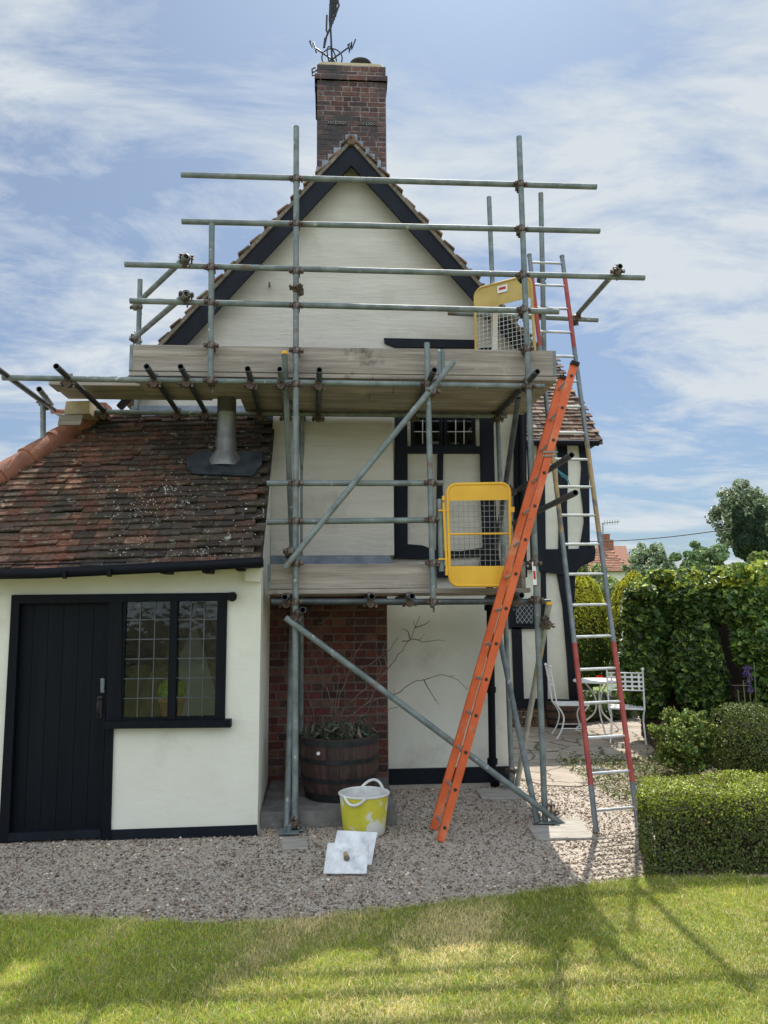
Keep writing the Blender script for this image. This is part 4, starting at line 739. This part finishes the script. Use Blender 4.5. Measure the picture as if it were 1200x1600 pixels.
# ------------------------------------------------------------------ bucket, boards
kc = (P(569, 1270, 6.02)[0], 6.02, .002); tr = thing('rubber_trug', 'yellow rubber trug splashed with white plaster in front of the plinth', 'bucket', kc)
R0, R1, H = .155, .185, .30; b = MB(); b.lathe(kc, [(R0*.9, 0), (R0, .012), (R0+.01, .1), (R0+.022, .2), (R1, H-.012)], 40); b.build('body', M['trug'], tr)
b = MB(); b.lathe(kc, [(R1-.008, H-.004), (R0+.01, .2), (R0-.004, .1), (R0-.02, .035), (.001, .03)], 40, cap=False); b.build('plaster_crust', M['trug_in'], tr)
b = MB(); b.lathe(kc, [(R1-.004, H-.016), (R1+.008, H-.012), (R1+.009, H), (R1-.004, H+.004), (R1-.01, H-.006)], 40, cap=False); b.build('rim', M['trug_in'], tr)
for a0, up in ((65, .05), (245, -.05)):
    hx = []
    for t in np.linspace(0, math.pi, 12): a = R_(a0)+(t/math.pi-.5)*.95; o_ = .02*math.sin(t); hx.append((kc[0]+(R1+.004+o_)*math.cos(a), kc[1]+(R1+.004+o_)*math.sin(a), H+.0+up*math.sin(t)))
    MB().sweep(hx, .011, 8).build('handle', M['trug_in'], tr)
hk = thing('plasterer_hawk', 'white square plasterer hawk lying face down with its handle stub upward, in front', 'tool', P(541, 1364, 4.95)*[1, 1, 0])
def slab(pp, th, name, m, parent):
    n_ = np.cross(pp[1]-pp[0], pp[3]-pp[0]); n_ /= np.linalg.norm(n_); n_ = n_ if n_[2] > 0 else -n_; o = MB().prism(pp, n_*th).build(name, m, parent); bv = o.modifiers.new('b', 'BEVEL'); bv.width = .012; bv.segments = 3; bv.affect = 'EDGES'; return o, n_
pp = [G(505, 1366, .012), G(573, 1366, .012), P(577, 1317, 5.2), P(512, 1317, 5.2)]; 
_, n_ = slab(pp, .012, 'plate', M['hawk'], hk); cc = sum(pp)/4+[.0, 0, 0]
b = MB(); b.cyl(cc+n_*.01, cc+n_*.016, .02, .018); b.cyl(cc+n_*.018, cc+n_*.13, .015, .014, n=14); b.build('handle', M['lad_tan'], hk)
pp = [G(516, 1355, .004)+[0, .06, 0], G(581, 1357, .004)+[0, .06, 0], P(590, 1301, 5.48), P(527, 1298, 5.48)]; pb2 = MB(); 
o_, _n = slab(pp, .01, 'plaster_board', M['hawk'], None); tag(o_, 'white plaster marked board leaning under the hawk and against the yellow trug', 'board')
# pot and small things inside the window
pz = P(270, 1128, YE+.2)[2]; pX = P(268, 1100, YE+.32)[0]; pot = thing('flower_pot', 'terracotta pot with a yellow green plant on the sill inside the extension window', 'plant pot', (pX, YE+.34, pz))
MB().lathe((pX, YE+.34, pz), [(.07, 0), (.098, .14), (.108, .14), (.112, .17), (.1, .172), (.09, .1)], 24).build('pot', M['terracotta'], pot)
C = np.array([[pX, YE+.34, pz+.23]])+unit(rng.normal(size=(500, 3)))*[.1, .08, .09]; foliage('plant', C, unit(C-np.array([[pX, YE+.34, pz+.2]])), rng.uniform(.03, .05, 500), leafcols(500, (.35, .55, .03), .2), M['leaf'], pot)
wz = Z0; jx = P(681, 690, 7.9)[0]; 
jg = thing('jug', 'white ribbed jug standing inside the upper window', 'jug', (jx, 8.0, wz-.01)); MB().lathe((jx, 8.0, wz-.01), [(.055, 0), (.06, .03), (.052, .08), (.055, .15), (.05, .15)], 20).build('body', M['white'], jg); MB().sweep([(jx+.05, 8, wz+.1), (jx+.1, 8, wz+.09), (jx+.05, 8, wz+.02)], .007).build('handle', M['white'], jg)
jx = P(712, 690, 7.9)[0]; jg = thing('mug', 'grey mug with its handle to the left inside the upper window', 'mug', (jx, 8.0, wz-.01)); MB().lathe((jx, 8.0, wz-.01), [(.06, 0), (.062, .14), (.056, .14)], 20).build('body', M['trug_in'], jg); MB().sweep([(jx-.06, 8, wz+.11), (jx-.105, 8, wz+.08), (jx-.06, 8, wz+.03)], .008).build('handle', M['white'], jg)
# ------------------------------------------------------------------ garden furniture
def wire(mb, pts, r=.009, k=8):       # smooth curve through points
    pts = [np.array(p, float) for p in pts]; out = []
    for i in range(len(pts)-1):
        p0, p1, p2, p3 = pts[max(i-1, 0)], pts[i], pts[i+1], pts[min(i+2, len(pts)-1)]
        for j in range(k): t = j/k; out.append(.5*(2*p1+(p2-p0)*t+(2*p0-5*p1+4*p2-p3)*t*t+(3*p1-p0-3*p2+p3)*t**3))
    mb.sweep(out+[pts[-1]], r, 6)
def chair(loc, rz, label):
    t = thing('garden_chair', label, 'chair', loc, 'white wrought iron garden chairs'); t.rotation_euler = (0, 0, rz); w_, d, hs, hb = .21, .2, .43, .9
    def bl(mb, name):
        o = mb.build(name, M['white'], t, local=True); return o
    s = MB()
    for i in range(6): v = -d+.04+i*(2*d-.08)/5; s.box((-w_, v-.012, hs-.003), (w_, v+.012, hs+.003)); 
    for i in range(6): v = -w_+.04+i*(2*w_-.08)/5; s.box((v-.012, -d, hs+.004), (v+.012, d, hs+.009))
    s.sweep([(-w_, -d, hs), (w_, -d, hs), (w_, d, hs), (-w_, d, hs), (-w_, -d, hs)], .011, 6); bl(s, 'seat')
    b = MB()
    for sx_ in (-1, 1): b.sweep([(sx_*w_, d, hs), (sx_*w_, d+.07, hb)], .011, 6); b.lathe((sx_*w_, d+.072, hb), [(.004, 0), (.02, .012), (.02, .026), (.004, .04)], 10)
    b.sweep([(-w_, d+.065, hb-.03), (w_, d+.065, hb-.03)], .009, 6); b.sweep([(-w_, d+.038, hb-.24), (w_, d+.038, hb-.24)], .009, 6)
    for i in range(5): u = -w_+.05+i*(2*w_-.1)/4; b.beam((u, d+.04, hb-.24), (u, d+.064, hb-.03), .024, .005, (1, 0, 0))
    for i in range(3): z_ = hb-.19+i*.055; b.box((-w_, d+.046+.006*i, z_-.011), (w_, d+.05+.006*i, z_+.011))
    bl(b, 'backrest')
    for sx_ in (-1, 1):
        for sy_ in (-1, 1): l = MB(); wire(l, [(sx_*w_, sy_*d, hs), (sx_*(w_-.02), sy_*(d*.6), hs-.14), (sx_*(w_-.01), sy_*(d*.75), hs-.3), (sx_*w_, sy_*(d+.02), 0.012)], .010, 5); bl(l, 'leg')
    a = MB(); a.sweep([(-w_+.01, -d*.75, .14), (-w_+.01, d*.75, .14)], .007, 6); a.sweep([(w_-.01, -d*.75, .14), (w_-.01, d*.75, .14)], .007, 6); bl(a, 'stretcher')
    return t
ZP = .01
g = G(893, 1152, ZP); chair((g[0], g[1], ZP), R_(82), 'white wrought iron garden chair seen side on beside the cottage corner')
g = G(982, 1160, ZP); chair((g[0], g[1], ZP), R_(158), 'white wrought iron garden chair with curved legs in front of the creeper')
g = G(952, 1152, ZP); tx, ty = g[0], g[1]+.35; tb = thing('garden_table', 'round white wrought iron garden table between the two chairs', 'table', (tx, ty, ZP))
b = MB(); b.lathe((tx, ty, .70), [(.001, .012), (.32, .012), (.33, 0), (.32, -.015), (.001, -.012)], 36, cap=False); b.build('table_top', M['white'], tb)
for i in range(3):
    a = i*2.09+.4; c_, s_ = math.cos(a), math.sin(a); l = MB(); wire(l, [(tx+c_*.2, ty+s_*.2, .69), (tx+c_*.05, ty+s_*.05, .5), (tx+c_*.06, ty+s_*.06, .28), (tx+c_*.27, ty+s_*.27, .10), (tx+c_*.33, ty+s_*.33, .03), (tx+c_*.27, ty+s_*.27, .02)], .011, 6); l.build('leg', M['white'], tb)
g = G(893, 1142, ZP); barrel('wooden_tub', (g[0]+.02, g[1]+.45, .01), .27, .36, 'brown wooden tub behind the side-on white chair', n=18)
# ------------------------------------------------------------------ planting
def hedge_box(name, x0, x1, y0, y1, h, n, label, cat, size, base, alt, loc=None, skew=0):
    t = thing(name, label, cat, ((x0+x1)/2, (y0+y1)/2, 0)); A = [('f', (x1-x0)*h), ('t', (x1-x0)*(y1-y0)), ('l', (y1-y0)*h), ('r', (y1-y0)*h), ('b', (x1-x0)*h*.3)]; tot = sum(a for _, a in A); Cs, Ns = [], []
    for k, a in A:
        m_ = int(n*a/tot); u, v = rng.random(m_), rng.random(m_); d = rng.exponential(.026, m_).clip(0, .14)-.012; X = x0+(x1-x0)*u; Yy = y0+(y1-y0)*v; Zz = h*v
        wob = .02*np.sin(X*9)+.015*np.sin(Zz*13+X*5)
        if k == 'f': p = np.stack([X, y0+d+wob, Zz], 1); q = (0, -1, .25)
        elif k == 'b': p = np.stack([X, y1-d, Zz], 1); q = (0, 1, .2)
        elif k == 't': p = np.stack([X, Yy, h-d+.02*np.sin(X*8)*np.cos(Yy*7)+np.where(rng.random(m_) < .06, .035*rng.random(m_), 0)], 1); q = (0, 0, 1)
        elif k == 'l': p = np.stack([x0+d+.02*np.sin(Zz*9+u*5), y0+(y1-y0)*u, Zz], 1); q = (-1, 0, .2)
        else: p = np.stack([x1-d, y0+(y1-y0)*u, Zz], 1); q = (1, 0, .2)
        Cs.append(p); Ns.append(unit(np.array(q)[None]+rng.normal(0, .6, (m_, 3))))
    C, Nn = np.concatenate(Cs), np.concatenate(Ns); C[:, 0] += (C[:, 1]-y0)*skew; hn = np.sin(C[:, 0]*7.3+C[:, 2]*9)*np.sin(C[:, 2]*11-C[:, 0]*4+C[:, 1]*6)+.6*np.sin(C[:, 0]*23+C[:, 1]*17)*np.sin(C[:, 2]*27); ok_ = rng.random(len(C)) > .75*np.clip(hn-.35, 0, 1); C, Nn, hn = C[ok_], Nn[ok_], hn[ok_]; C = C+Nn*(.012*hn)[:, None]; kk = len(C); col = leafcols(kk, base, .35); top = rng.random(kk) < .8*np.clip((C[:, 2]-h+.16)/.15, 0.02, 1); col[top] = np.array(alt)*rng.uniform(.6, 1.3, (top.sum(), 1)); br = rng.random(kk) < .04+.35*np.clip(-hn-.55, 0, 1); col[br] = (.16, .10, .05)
    foliage('foliage', C, Nn, rng.uniform(.5, 1.7, kk)*size, col, M['leaf'], t, .6)
    MB().prism([(x0+.12, y0+.10, 0), (x1-.10, y0+.1, 0), (x1-.1, y1-.10, 0), (x0+.12+(y1-y0)*skew, y1-.1, 0)], (0, 0, h-.11)).build('branches', M['soil'], t); return t
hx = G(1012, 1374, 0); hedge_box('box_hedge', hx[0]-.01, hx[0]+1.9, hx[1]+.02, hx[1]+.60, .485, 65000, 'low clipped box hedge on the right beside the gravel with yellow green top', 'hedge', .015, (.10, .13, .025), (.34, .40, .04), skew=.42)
def blob(name, cen, rad, n, size, base, alt, p, label, cat, m='leaf', shell=.75, trunk=None, group=None, sub=None, wd=.55, flat=False, core=.62, upn=0, airy=False):
    """one bush or crown: leaves through the outer part of a cluster of lobes"""
    c0 = np.array(cen, float); r0_ = np.array(rad, float); t = thing(name, label, cat, (c0[0], c0[1], 0), group)
    k = sub or 14; d = unit(rng.normal(size=(k, 3))); tr_ = trunk or airy
    cs = [c0+d[i]*r0_*(rng.uniform(.45, .95) if tr_ else .55) for i in range(k)]+([] if airy else [c0]); rs = [r0_*(rng.uniform(.10, .24) if airy else rng.uniform(.14, .36) if tr_ else rng.uniform(.38, .6)) for i in range(k)]+([] if airy else [r0_*(.5 if tr_ else .75)])
    C, Nn = blob_points(n, cs, rs, shell, .45)
    kk = C[:, 2] > .02; C, Nn = C[kk], Nn[kk]; Nn = unit(Nn+np.array([0, 0, upn])); foliage('crown', C, Nn, rng.uniform(.6, 1.4, len(C))*size, leafcols(len(C), base, .35, alt, p), M[m], t, wd)
    if core:
        b = MB()
        for c_, r_ in list(zip(cs, rs))[-1:]: b.lathe(c_, [(max(.001, math.sin(a)*core)*r_[0], -math.cos(a)*core*r_[2]) for a in np.linspace(0, math.pi, 10)], 14, cap=False)
        b.build('branches', M['soil'], t)
    if trunk:
        b = MB(); z0_ = c0[2]; b.sweep([(c0[0], c0[1], 0), (c0[0]+.03, c0[1], z0_*.5), (c0[0], c0[1], z0_+r0_[2]*.3)], trunk, 9, trunk*.4)
        for i in range(9): a = random.random()*6.28; zb_ = z0_*random.uniform(.55, 1); q = c0+np.array([math.cos(a)*r0_[0]*.7, math.sin(a)*r0_[1]*.7, random.uniform(-.2, .7)*r0_[2]]); b.sweep([(c0[0], c0[1], zb_), ((c0[0]+q[0])/2, (c0[1]+q[1])/2, (zb_+q[2])/2+.1), q], trunk*.35, 6, trunk*.08)
        b.build('trunk', M['bark'], t)
    return t
def at(x, y, Y): return P(x, y, Y)
# two rounded bushes behind the hedge
c = at(1082, 1170, 7.6); blob('leafy_shrub', (c[0], 7.7, .36), (.36, .30, .33), 13000, .036, (.13, .20, .04), (.45, .50, .12), .3, 'loose variegated shrub left of the clipped round bush', 'shrub', airy=True, sub=170, shell=.0)
c = at(1170, 1165, 7.3); t = blob('clipped_bush', (c[0]+.06, 7.4, .34), (.42, .38, .38), 30000, .02, (.09, .12, .025), (.20, .24, .04), .25, 'rounded clipped box bush above the hedge at the right edge', 'shrub', shell=.9, sub=22, core=.75)
c = at(1150, 1215, 6.6); blob('ground_plant', (c[0]-.1, 6.5, .10), (.55, .35, .14), 5000, .035, (.08, .12, .03), (.2, .2, .08), .2, 'untidy plants in the bed directly behind the hedge', 'plant', core=0)
bed = [G(x, y, .0) for x, y in ((1005, 1232), (985, 1205), (1018, 1178), (1060, 1160), (1300, 1160), (1300, 1260), (1010, 1250))]
tag(MB().prism([(p[0], p[1], .003) for p in bed], (0, 0, .012)).build('flower_bed', M['earth']), kind='structure')
def scatter(name, n, xr, yr, size, base, alt, label=None):
    X, Y = rng.uniform(*xr, n), rng.uniform(*yr, n); C = np.stack([X, Y, rng.exponential(.035, n)+.01], 1); return tag(foliage(name, C, unit(rng.normal(0, .5, (n, 3))+[0, 0, 1]), rng.uniform(.5, 1.4, n)*size, leafcols(n, base, .4, alt, .3), M['leaf'], None, .4), kind='stuff')
scatter('ground_cover', 4000, (2.45, 3.6), (6.2, 8.6), .035, (.10, .14, .03), (.28, .25, .10))
# rocks and low walls
def rock(x, y, Y, r, label, k=1):
    p = P(x, y, Y); b = MB(); n = 10; q = []
    for j, (rr, z_) in enumerate(((.9, 0), (1, .35), (.7, .7), (.2, .85))): q += [(p[0]+r*rr*random.uniform(.8, 1.2)*math.cos(i*6.283/n), p[1]+r*rr*random.uniform(.8, 1.2)*math.sin(i*6.283/n), z_*r) for i in range(n)]
    b.add(q, [(i+j*n, (i+1) % n+j*n, (i+1) % n+n+j*n, i+n+j*n) for j in range(3) for i in range(n)]); b.add(q[-n:], [list(range(n))]); return tag(b.build('rock', M['stone']), label, 'rock')
rock(932, 1213, 7.9, .09, 'grey rock at the edge of the patio, left of its neighbour'); rock(948, 1212, 7.85, .07, 'smaller grey rock right of the larger one at the patio edge')
w0, w1 = G(1002, 1150, 0), G(1045, 1195, 0); lw = MB(); dd = (w1-w0); dl = np.linalg.norm(dd); dd = dd/dl; bricks(lw, (w0[0], w0[1], 0), dd, 0, dl, 0, .24, pal=[(.08, .06, .045), (.11, .08, .06)], depth=.2); tag(lw.build('retaining_wall', M['brick']), 'low dark brick retaining wall between patio and shrubs', 'wall')
w0 = G(905, 1128, 0); w1 = G(1010, 1138, 0); tag(MB().box((w0[0], w0[1]+.3, 0), (w1[0]+.3, w0[1]+.5, .16)).build('patio_edging', M['stone']), 'low stone edging along the back of the patio behind the table', 'wall')
# creeper covered garden wall
YC2 = 9.6
def creeper(name, lobes, n, label, size=.085, sun_gold=.0, base=(.058, .11, .024)):
    t = thing(name, label, 'climbing plant', (*P(lobes[0][0], 1000, YC2)[:2], 0)); cs, rs = [], []
    for x, y, rx, ry, Y in lobes: p = P(x, y, Y); s = Y/1200; cs.append(p); rs.append(np.array([rx*s, .34, ry*s]))
    vol = np.array([r[0]*r[2] for r in rs]); k = rng.choice(len(cs), n, p=vol/vol.sum()); d = unit(rng.normal(size=(n, 3))+[0, -.5, .3]); cc, rr = np.array(cs)[k], np.array(rs)[k]; C = cc+d*rr*(.82+.2*rng.random((n, 1))); C = C[C[:, 2] > .05]
    Nn = unit(np.array([[-.1, -.6, .75]])+rng.normal(0, .38, (len(C), 3))); col = leafcols(len(C), base, .35, (.24, .33, .06), .2)
    if sun_gold: q = (C[:, 2] > P(0, 930, YC2)[2]) & (rng.random(len(C)) < sun_gold); col[q] = np.array((.50, .56, .07))*rng.uniform(.6, 1.2, (q.sum(), 1))  # sunlit tops painted into the upper leaf colours
    foliage('leaves', C, Nn, rng.uniform(.55, 1.35, len(C))*size, col, M['leaf'], t, .75)
    b = MB()
    for c_, r_ in zip(cs, rs): b.lathe(c_, [(max(.001, math.sin(a)*.80)*r_[0], -math.cos(a)*.82*r_[2]) for a in np.linspace(0, math.pi, 8)], 12, sx=min(1, .26/(.8*r_[0])), cap=False)
    b.build('stems', M['soil'], t); return t
creeper('creeper', [(1020, 960, 48, 60, 9.7), (1008, 1040, 38, 80, 9.8), (1085, 945, 52, 50, 9.35), (1088, 1040, 38, 85, 9.3), (1050, 920, 50, 26, 9.6), (1120, 930, 40, 34, 9.4), (1030, 902, 16, 12, 9.5), (1072, 897, 14, 10, 9.5), (1104, 900, 12, 14, 9.5), (1000, 925, 18, 14, 9.5), (1110, 1070, 22, 50, 9.6)], 22000, 'dense green creeper covering the garden wall in the middle ground', sun_gold=.35)
creeper('arch_creeper', [(1150, 896, 14, 14, 9), (1184, 890, 16, 12, 9), (1180, 945, 62, 50, 8.9), (1160, 905, 50, 22, 9.0), (1190, 1010, 46, 50, 8.8), (1215, 1060, 40, 60, 8.8), (1260, 980, 60, 90, 8.8)], 15000, 'creeper cascading over the wall end at the right edge of the photo', sun_gold=.5, base=(.08, .145, .03))
ww0 = P(1000, 1000, 9.9)[0]; MB_ = MB(); MB_.col = (.035, .025, .02); MB_.box((ww0, 9.75, 0), (ww0+4.0, 9.97, P(0, 950, 9.8)[2]-.1)); gw = MB_.build('garden_wall', M['brick']); tag(gw, 'old brick garden wall hidden under the creeper', 'wall')
c = P(1170, 1075, 9.0); wq = MB(); bricks(wq, (c[0]-.15, 9.05, 0), (1, 0, 0), 0, 1.2, 0, .75, pal=[(.07, .04, .03), (.05, .035, .028)]); tag(wq.build('brick_pier', M['brick']), 'short brick wall end under the overhanging creeper on the right', 'wall')
# golden yews: upper gold is new growth plus sunlight painted into the leaves
def yew(name, x, ytop, ybot, rx, Y, label, n=26000, sun_gold=.6):
    zt_, zb_ = P(x, ytop, Y)[2], max(.05, P(x, ybot, Y)[2]); p = P(x, 1000, Y); R = rx*Y/1200; t = thing(name, label, 'conifer', (p[0], Y, 0)); v = rng.random(n)**.8; prof = np.interp(v, [0, .12, .35, .65, .88, 1], [.55, .82, 1, .93, .6, .08]); a = rng.random(n)*6.283
    rr = R*prof*(1+.07*np.sin(a*7+v*9)+.06*np.sin(a*13-v*23))*(1-rng.exponential(.05, n).clip(0, .4)); C = np.stack([p[0]+rr*np.cos(a), Y+rr*np.sin(a), zb_+(zt_-zb_)*v], 1); Nn = unit(np.stack([np.cos(a), np.sin(a), np.full(n, .3)], 1)+rng.normal(0, .5, (n, 3)))
    col = leafcols(n, (.085, .14, .035), .3); q = rng.random(n) < sun_gold*1.3*np.clip((v-.3)*2.2, 0.03, 1); col[q] = np.array((.78, .76, .10))*rng.uniform(.6, 1.2, (q.sum(), 1)); foliage('crown', C, Nn, rng.uniform(.5, 1.4, n)*.05, col, M['needle'], t, .35)
    MB().lathe((p[0], Y, zb_), [(R*.45, 0), (R*.82, (zt_-zb_)*.35), (R*.75, (zt_-zb_)*.65), (R*.3, (zt_-zb_)*.92)], 12).build('branches', M['soil'], t); MB().cyl((p[0], Y, 0), (p[0], Y, zb_+.2), .1).build('trunk', M['bark'], t)
yew('golden_yew', 915, 896, 1072, 38, 14.5, 'golden topped clipped yew behind the ladder beside the cottage wing'); yew('golden_yew', 995, 893, 1075, 42, 13.5, 'golden topped yew just left of the creeper covered wall')
# flowers
pp_ = G(935, 1090, 0); px_ = P(935, 1060, 11.6); fl = thing('poppy', 'single red poppy on the far side of the patio', 'flower', (px_[0], 11.6, 0)); MB().sweep([(px_[0], 11.6, 0), (px_[0]+.02, 11.6, px_[2])], .006, 5).build('stem', M['leaf'] if False else M['twig'], fl); b = MB(); b.lathe((px_[0]+.02, 11.6, px_[2]-.02), [(.005, 0), (.045, .02), (.055, .05), (.05, .06)], 10, cap=True); b.build('petals', M['petal'], fl)
for i, x in enumerate((905, 930, 958, 985)):
    c = P(x, 1115, 11.3); blob('border_plant', (c[0], 11.4+.1*i, .22), (.28, .2, .24), 1800, .05, (.10, .15, .05), [(.3, .28, .14), (.2, .3, .06), (.12, .1, .14), (.22, .3, .05)][i], .3, ['pale green border plant nearest the cottage corner behind the chair', 'border plant below the poppy behind the table', 'greyish lavender clump behind the table top', 'border plant behind the right hand chair back'][i], 'plant', core=0)
fx_ = P(1138, 1040, 8.9); fg = thing('foxglove', 'tall purple flower spike between the creeper and the right wall end', 'flower', (fx_[0], 8.5, 0)); b = MB()
for i in range(4): b.sweep([(fx_[0]-.08+.05*i, 8.5, 0), (fx_[0]-.12+.07*i, 8.5, .75+.1*i)], .007, 5)
b.build('stems', M['stem'], fg); C = np.stack([fx_[0]+.02+rng.normal(0, .025, 120), 8.5+rng.normal(0, .02, 120), rng.uniform(.72, 1.02, 120)], 1); foliage('petals', C, unit(rng.normal(size=(120, 3))), np.full(120, .03), leafcols(120, (.16, .08, .30)), M['leaf'], fg)
C = np.stack([fx_[0]+rng.normal(0, .14, 500), 8.5+rng.normal(0, .1, 500), rng.uniform(.02, .6, 500)], 1); foliage('leaves', C, unit(rng.normal(size=(500, 3))), np.full(500, .07), leafcols(500, (.16, .24, .06)), M['leaf'], fg)
# ------------------------------------------------------------------ background trees and houses
def tree(name, x, y, Y, rx, ry, n, size, base, alt, label, p=.25, trunk=.12, shell=.3, sub=26, m='leaf', core=0, upn=.2, wd=.55, airy=False):
    c = P(x, y, Y); s = Y/1200; return blob(name, (c[0], Y, c[2]), (rx*s, rx*s*.8, ry*s), n, size, base, alt, p, label, 'tree', m, shell, trunk, None, sub, wd, core=core, upn=upn, airy=airy)
tree('silver_leafed_tree', 1012, 885, 34, 40, 42, 9000, .17, (.30, .38, .20), (.55, .60, .42), 'pale green loose tree right of the red tiled far roof', shell=.0, sub=110, airy=True)
tree('willow_shrub', 925, 905, 22, 38, 38, 9000, .10, (.30, .38, .13), (.45, .50, .22), 'pale willow like shrub in front of the far red tiled roof', p=.4)
tree('broad_tree', 1165, 810, 36, 56, 62, 12000, .19, (.20, .26, .13), (.45, .48, .34), 'tall airy broadleaf tree at the upper right edge behind the dark conifer', shell=.0, sub=150, airy=True)
tree('dark_conifer', 1172, 838, 27, 30, 58, 20000, .13, (.05, .085, .05), (.09, .13, .07), 'dark dense conifer at the right edge in front of the airy tree', m='needle', shell=.7, core=.7, wd=.35)
tree('green_bush_tree', 1095, 878, 30, 48, 32, 9000, .15, (.18, .28, .11), (.34, .42, .2), 'rounded mid green tree between the grey slate roof and the dark conifer')
tree('garden_shrub_tree', 1195, 905, 14, 34, 40, 5000, .09, (.17, .25, .05), (.35, .38, .08), 'yellow green leafy shrub rising over the creeper at the right edge')
tree('back_bush', 955, 960, 20, 50, 55, 8000, .10, (.26, .36, .10), (.48, .54, .18), 'bright green bush between the two golden yews')
tree('far_hedge_tree', 1060, 935, 32, 90, 40, 9000, .2, (.16, .24, .09), (.32, .4, .15), 'long dark green bank of trees low behind the creeper')
Yh = 42; fh = thing('far_house', 'distant house with red tiled roof and small chimney pot behind the willow shrub', 'house', (*P(950, 950, Yh)[:2], 0)); h0_, h1_ = P(900, 905, Yh), P(985, 905, Yh)
MB().box((h0_[0], Yh, 0), (h1_[0], Yh+7, P(940, 893, Yh)[2])).build('wall', M['render'], fh); ra, rb, rc, rd = P(890, 893, Yh-.3), P(990, 893, Yh-.3), P(978, 853, Yh+3), P(905, 853, Yh+3); r_ = MB(); r_.col = (.3, .15, .1); r_.add([ra, rb, rc, rd], [(0, 1, 2, 3)])
uvh = (rd-ra)/np.linalg.norm(rd-ra); tiles(r_, ra, (1, 0, 0), np.array([0, uvh[1], uvh[2]])/np.linalg.norm(uvh[1:]), 14, 13, lambda p: True, lambda p: tuple((np.array((.30, .15, .10))*random.uniform(.7, 1.3)).tolist()), gauge=.24, wd=.26, lift=.05, th=.03)
ro = r_.build('roof', M['tile_main'], fh); cpx = P(948, 850, Yh+3); MB().box((cpx[0]-.35, Yh+2.8, cpx[2]-.8), (cpx[0]+.35, Yh+3.4, cpx[2]+.25)).cyl((cpx[0], Yh+3.1, cpx[2]+.25), (cpx[0], Yh+3.1, cpx[2]+.6), .22, .26).build('chimney', M['ridge'], ro)
b = MB(); q0, q1 = P(942, 852, Yh+2.5), P(942, 817, Yh+2.5); b.sweep([q0, q1], .035, 5); b.sweep([P(940, 817.5, Yh+2.5), P(968, 815, Yh+2.5)], .03, 5)
for i in range(6): t = P(945+i*4, 817-i*.35, Yh+2.5); b.sweep([t+[0, 0, -.15], t+[0, 0, .15]], .015, 4)
b.build('aerial', M['tube'], fh)
Ys = 46; sh_ = thing('slate_house', 'far low house with a grey slate roof between the trees', 'house', (*P(1060, 950, Ys)[:2], 0)); MB().box((P(1045, 900, Ys)[0], Ys, 0), (P(1085, 900, Ys)[0], Ys+6, P(1060, 893, Ys)[2])).build('wall', M['render'], sh_); MB().prism([P(1042, 893, Ys-.2), P(1088, 891, Ys-.2), P(1080, 876, Ys+3), P(1047, 880, Ys+3)], (0, .3, -.1)).build('roof', M['slate'], sh_)
wr_ = MB(); A_, B_ = P(905, 846, 38), P(1165, 822, 30); wr_.sweep([A_*(1-t)+B_*t-[0, 0, .5*4*t*(1-t)*.35] for t in np.linspace(0, 1, 14)], .022, 5); tag(wr_.build('overhead_cable', M['cowl']), 'thin overhead cable crossing the sky between house and trees', 'cable')
pp2 = MB(); pp2.sweep([(B_[0], B_[1], 0), (B_[0], B_[1], B_[2]+.2)], .12, 8, .09); tag(pp2.build('cable_pole', M['bark']), 'wooden pole carrying the overhead cable, hidden among the trees', 'pole')
# trees behind the photographer, seen only as reflections in the window panes
def plain_tree(x, Y, h, r, label):
    return blob('tall_tree', (x, Y, h), (r, r, r*1.1), 6000, .3, (.05, .09, .025), (.12, .18, .05), .2, label, 'tree', 'leaf', .4, .25, None, 20, .6, core=.6)
plain_tree(-8, -15, 4.5, 4, 'tall tree behind the lawn on the far left, opposite the door'); plain_tree(0.5, -17, 4.2, 3.8, 'tall tree behind the lawn opposite the gable'); plain_tree(9, -15, 4.6, 4, 'tall tree behind the lawn on the right, opposite the hedge')
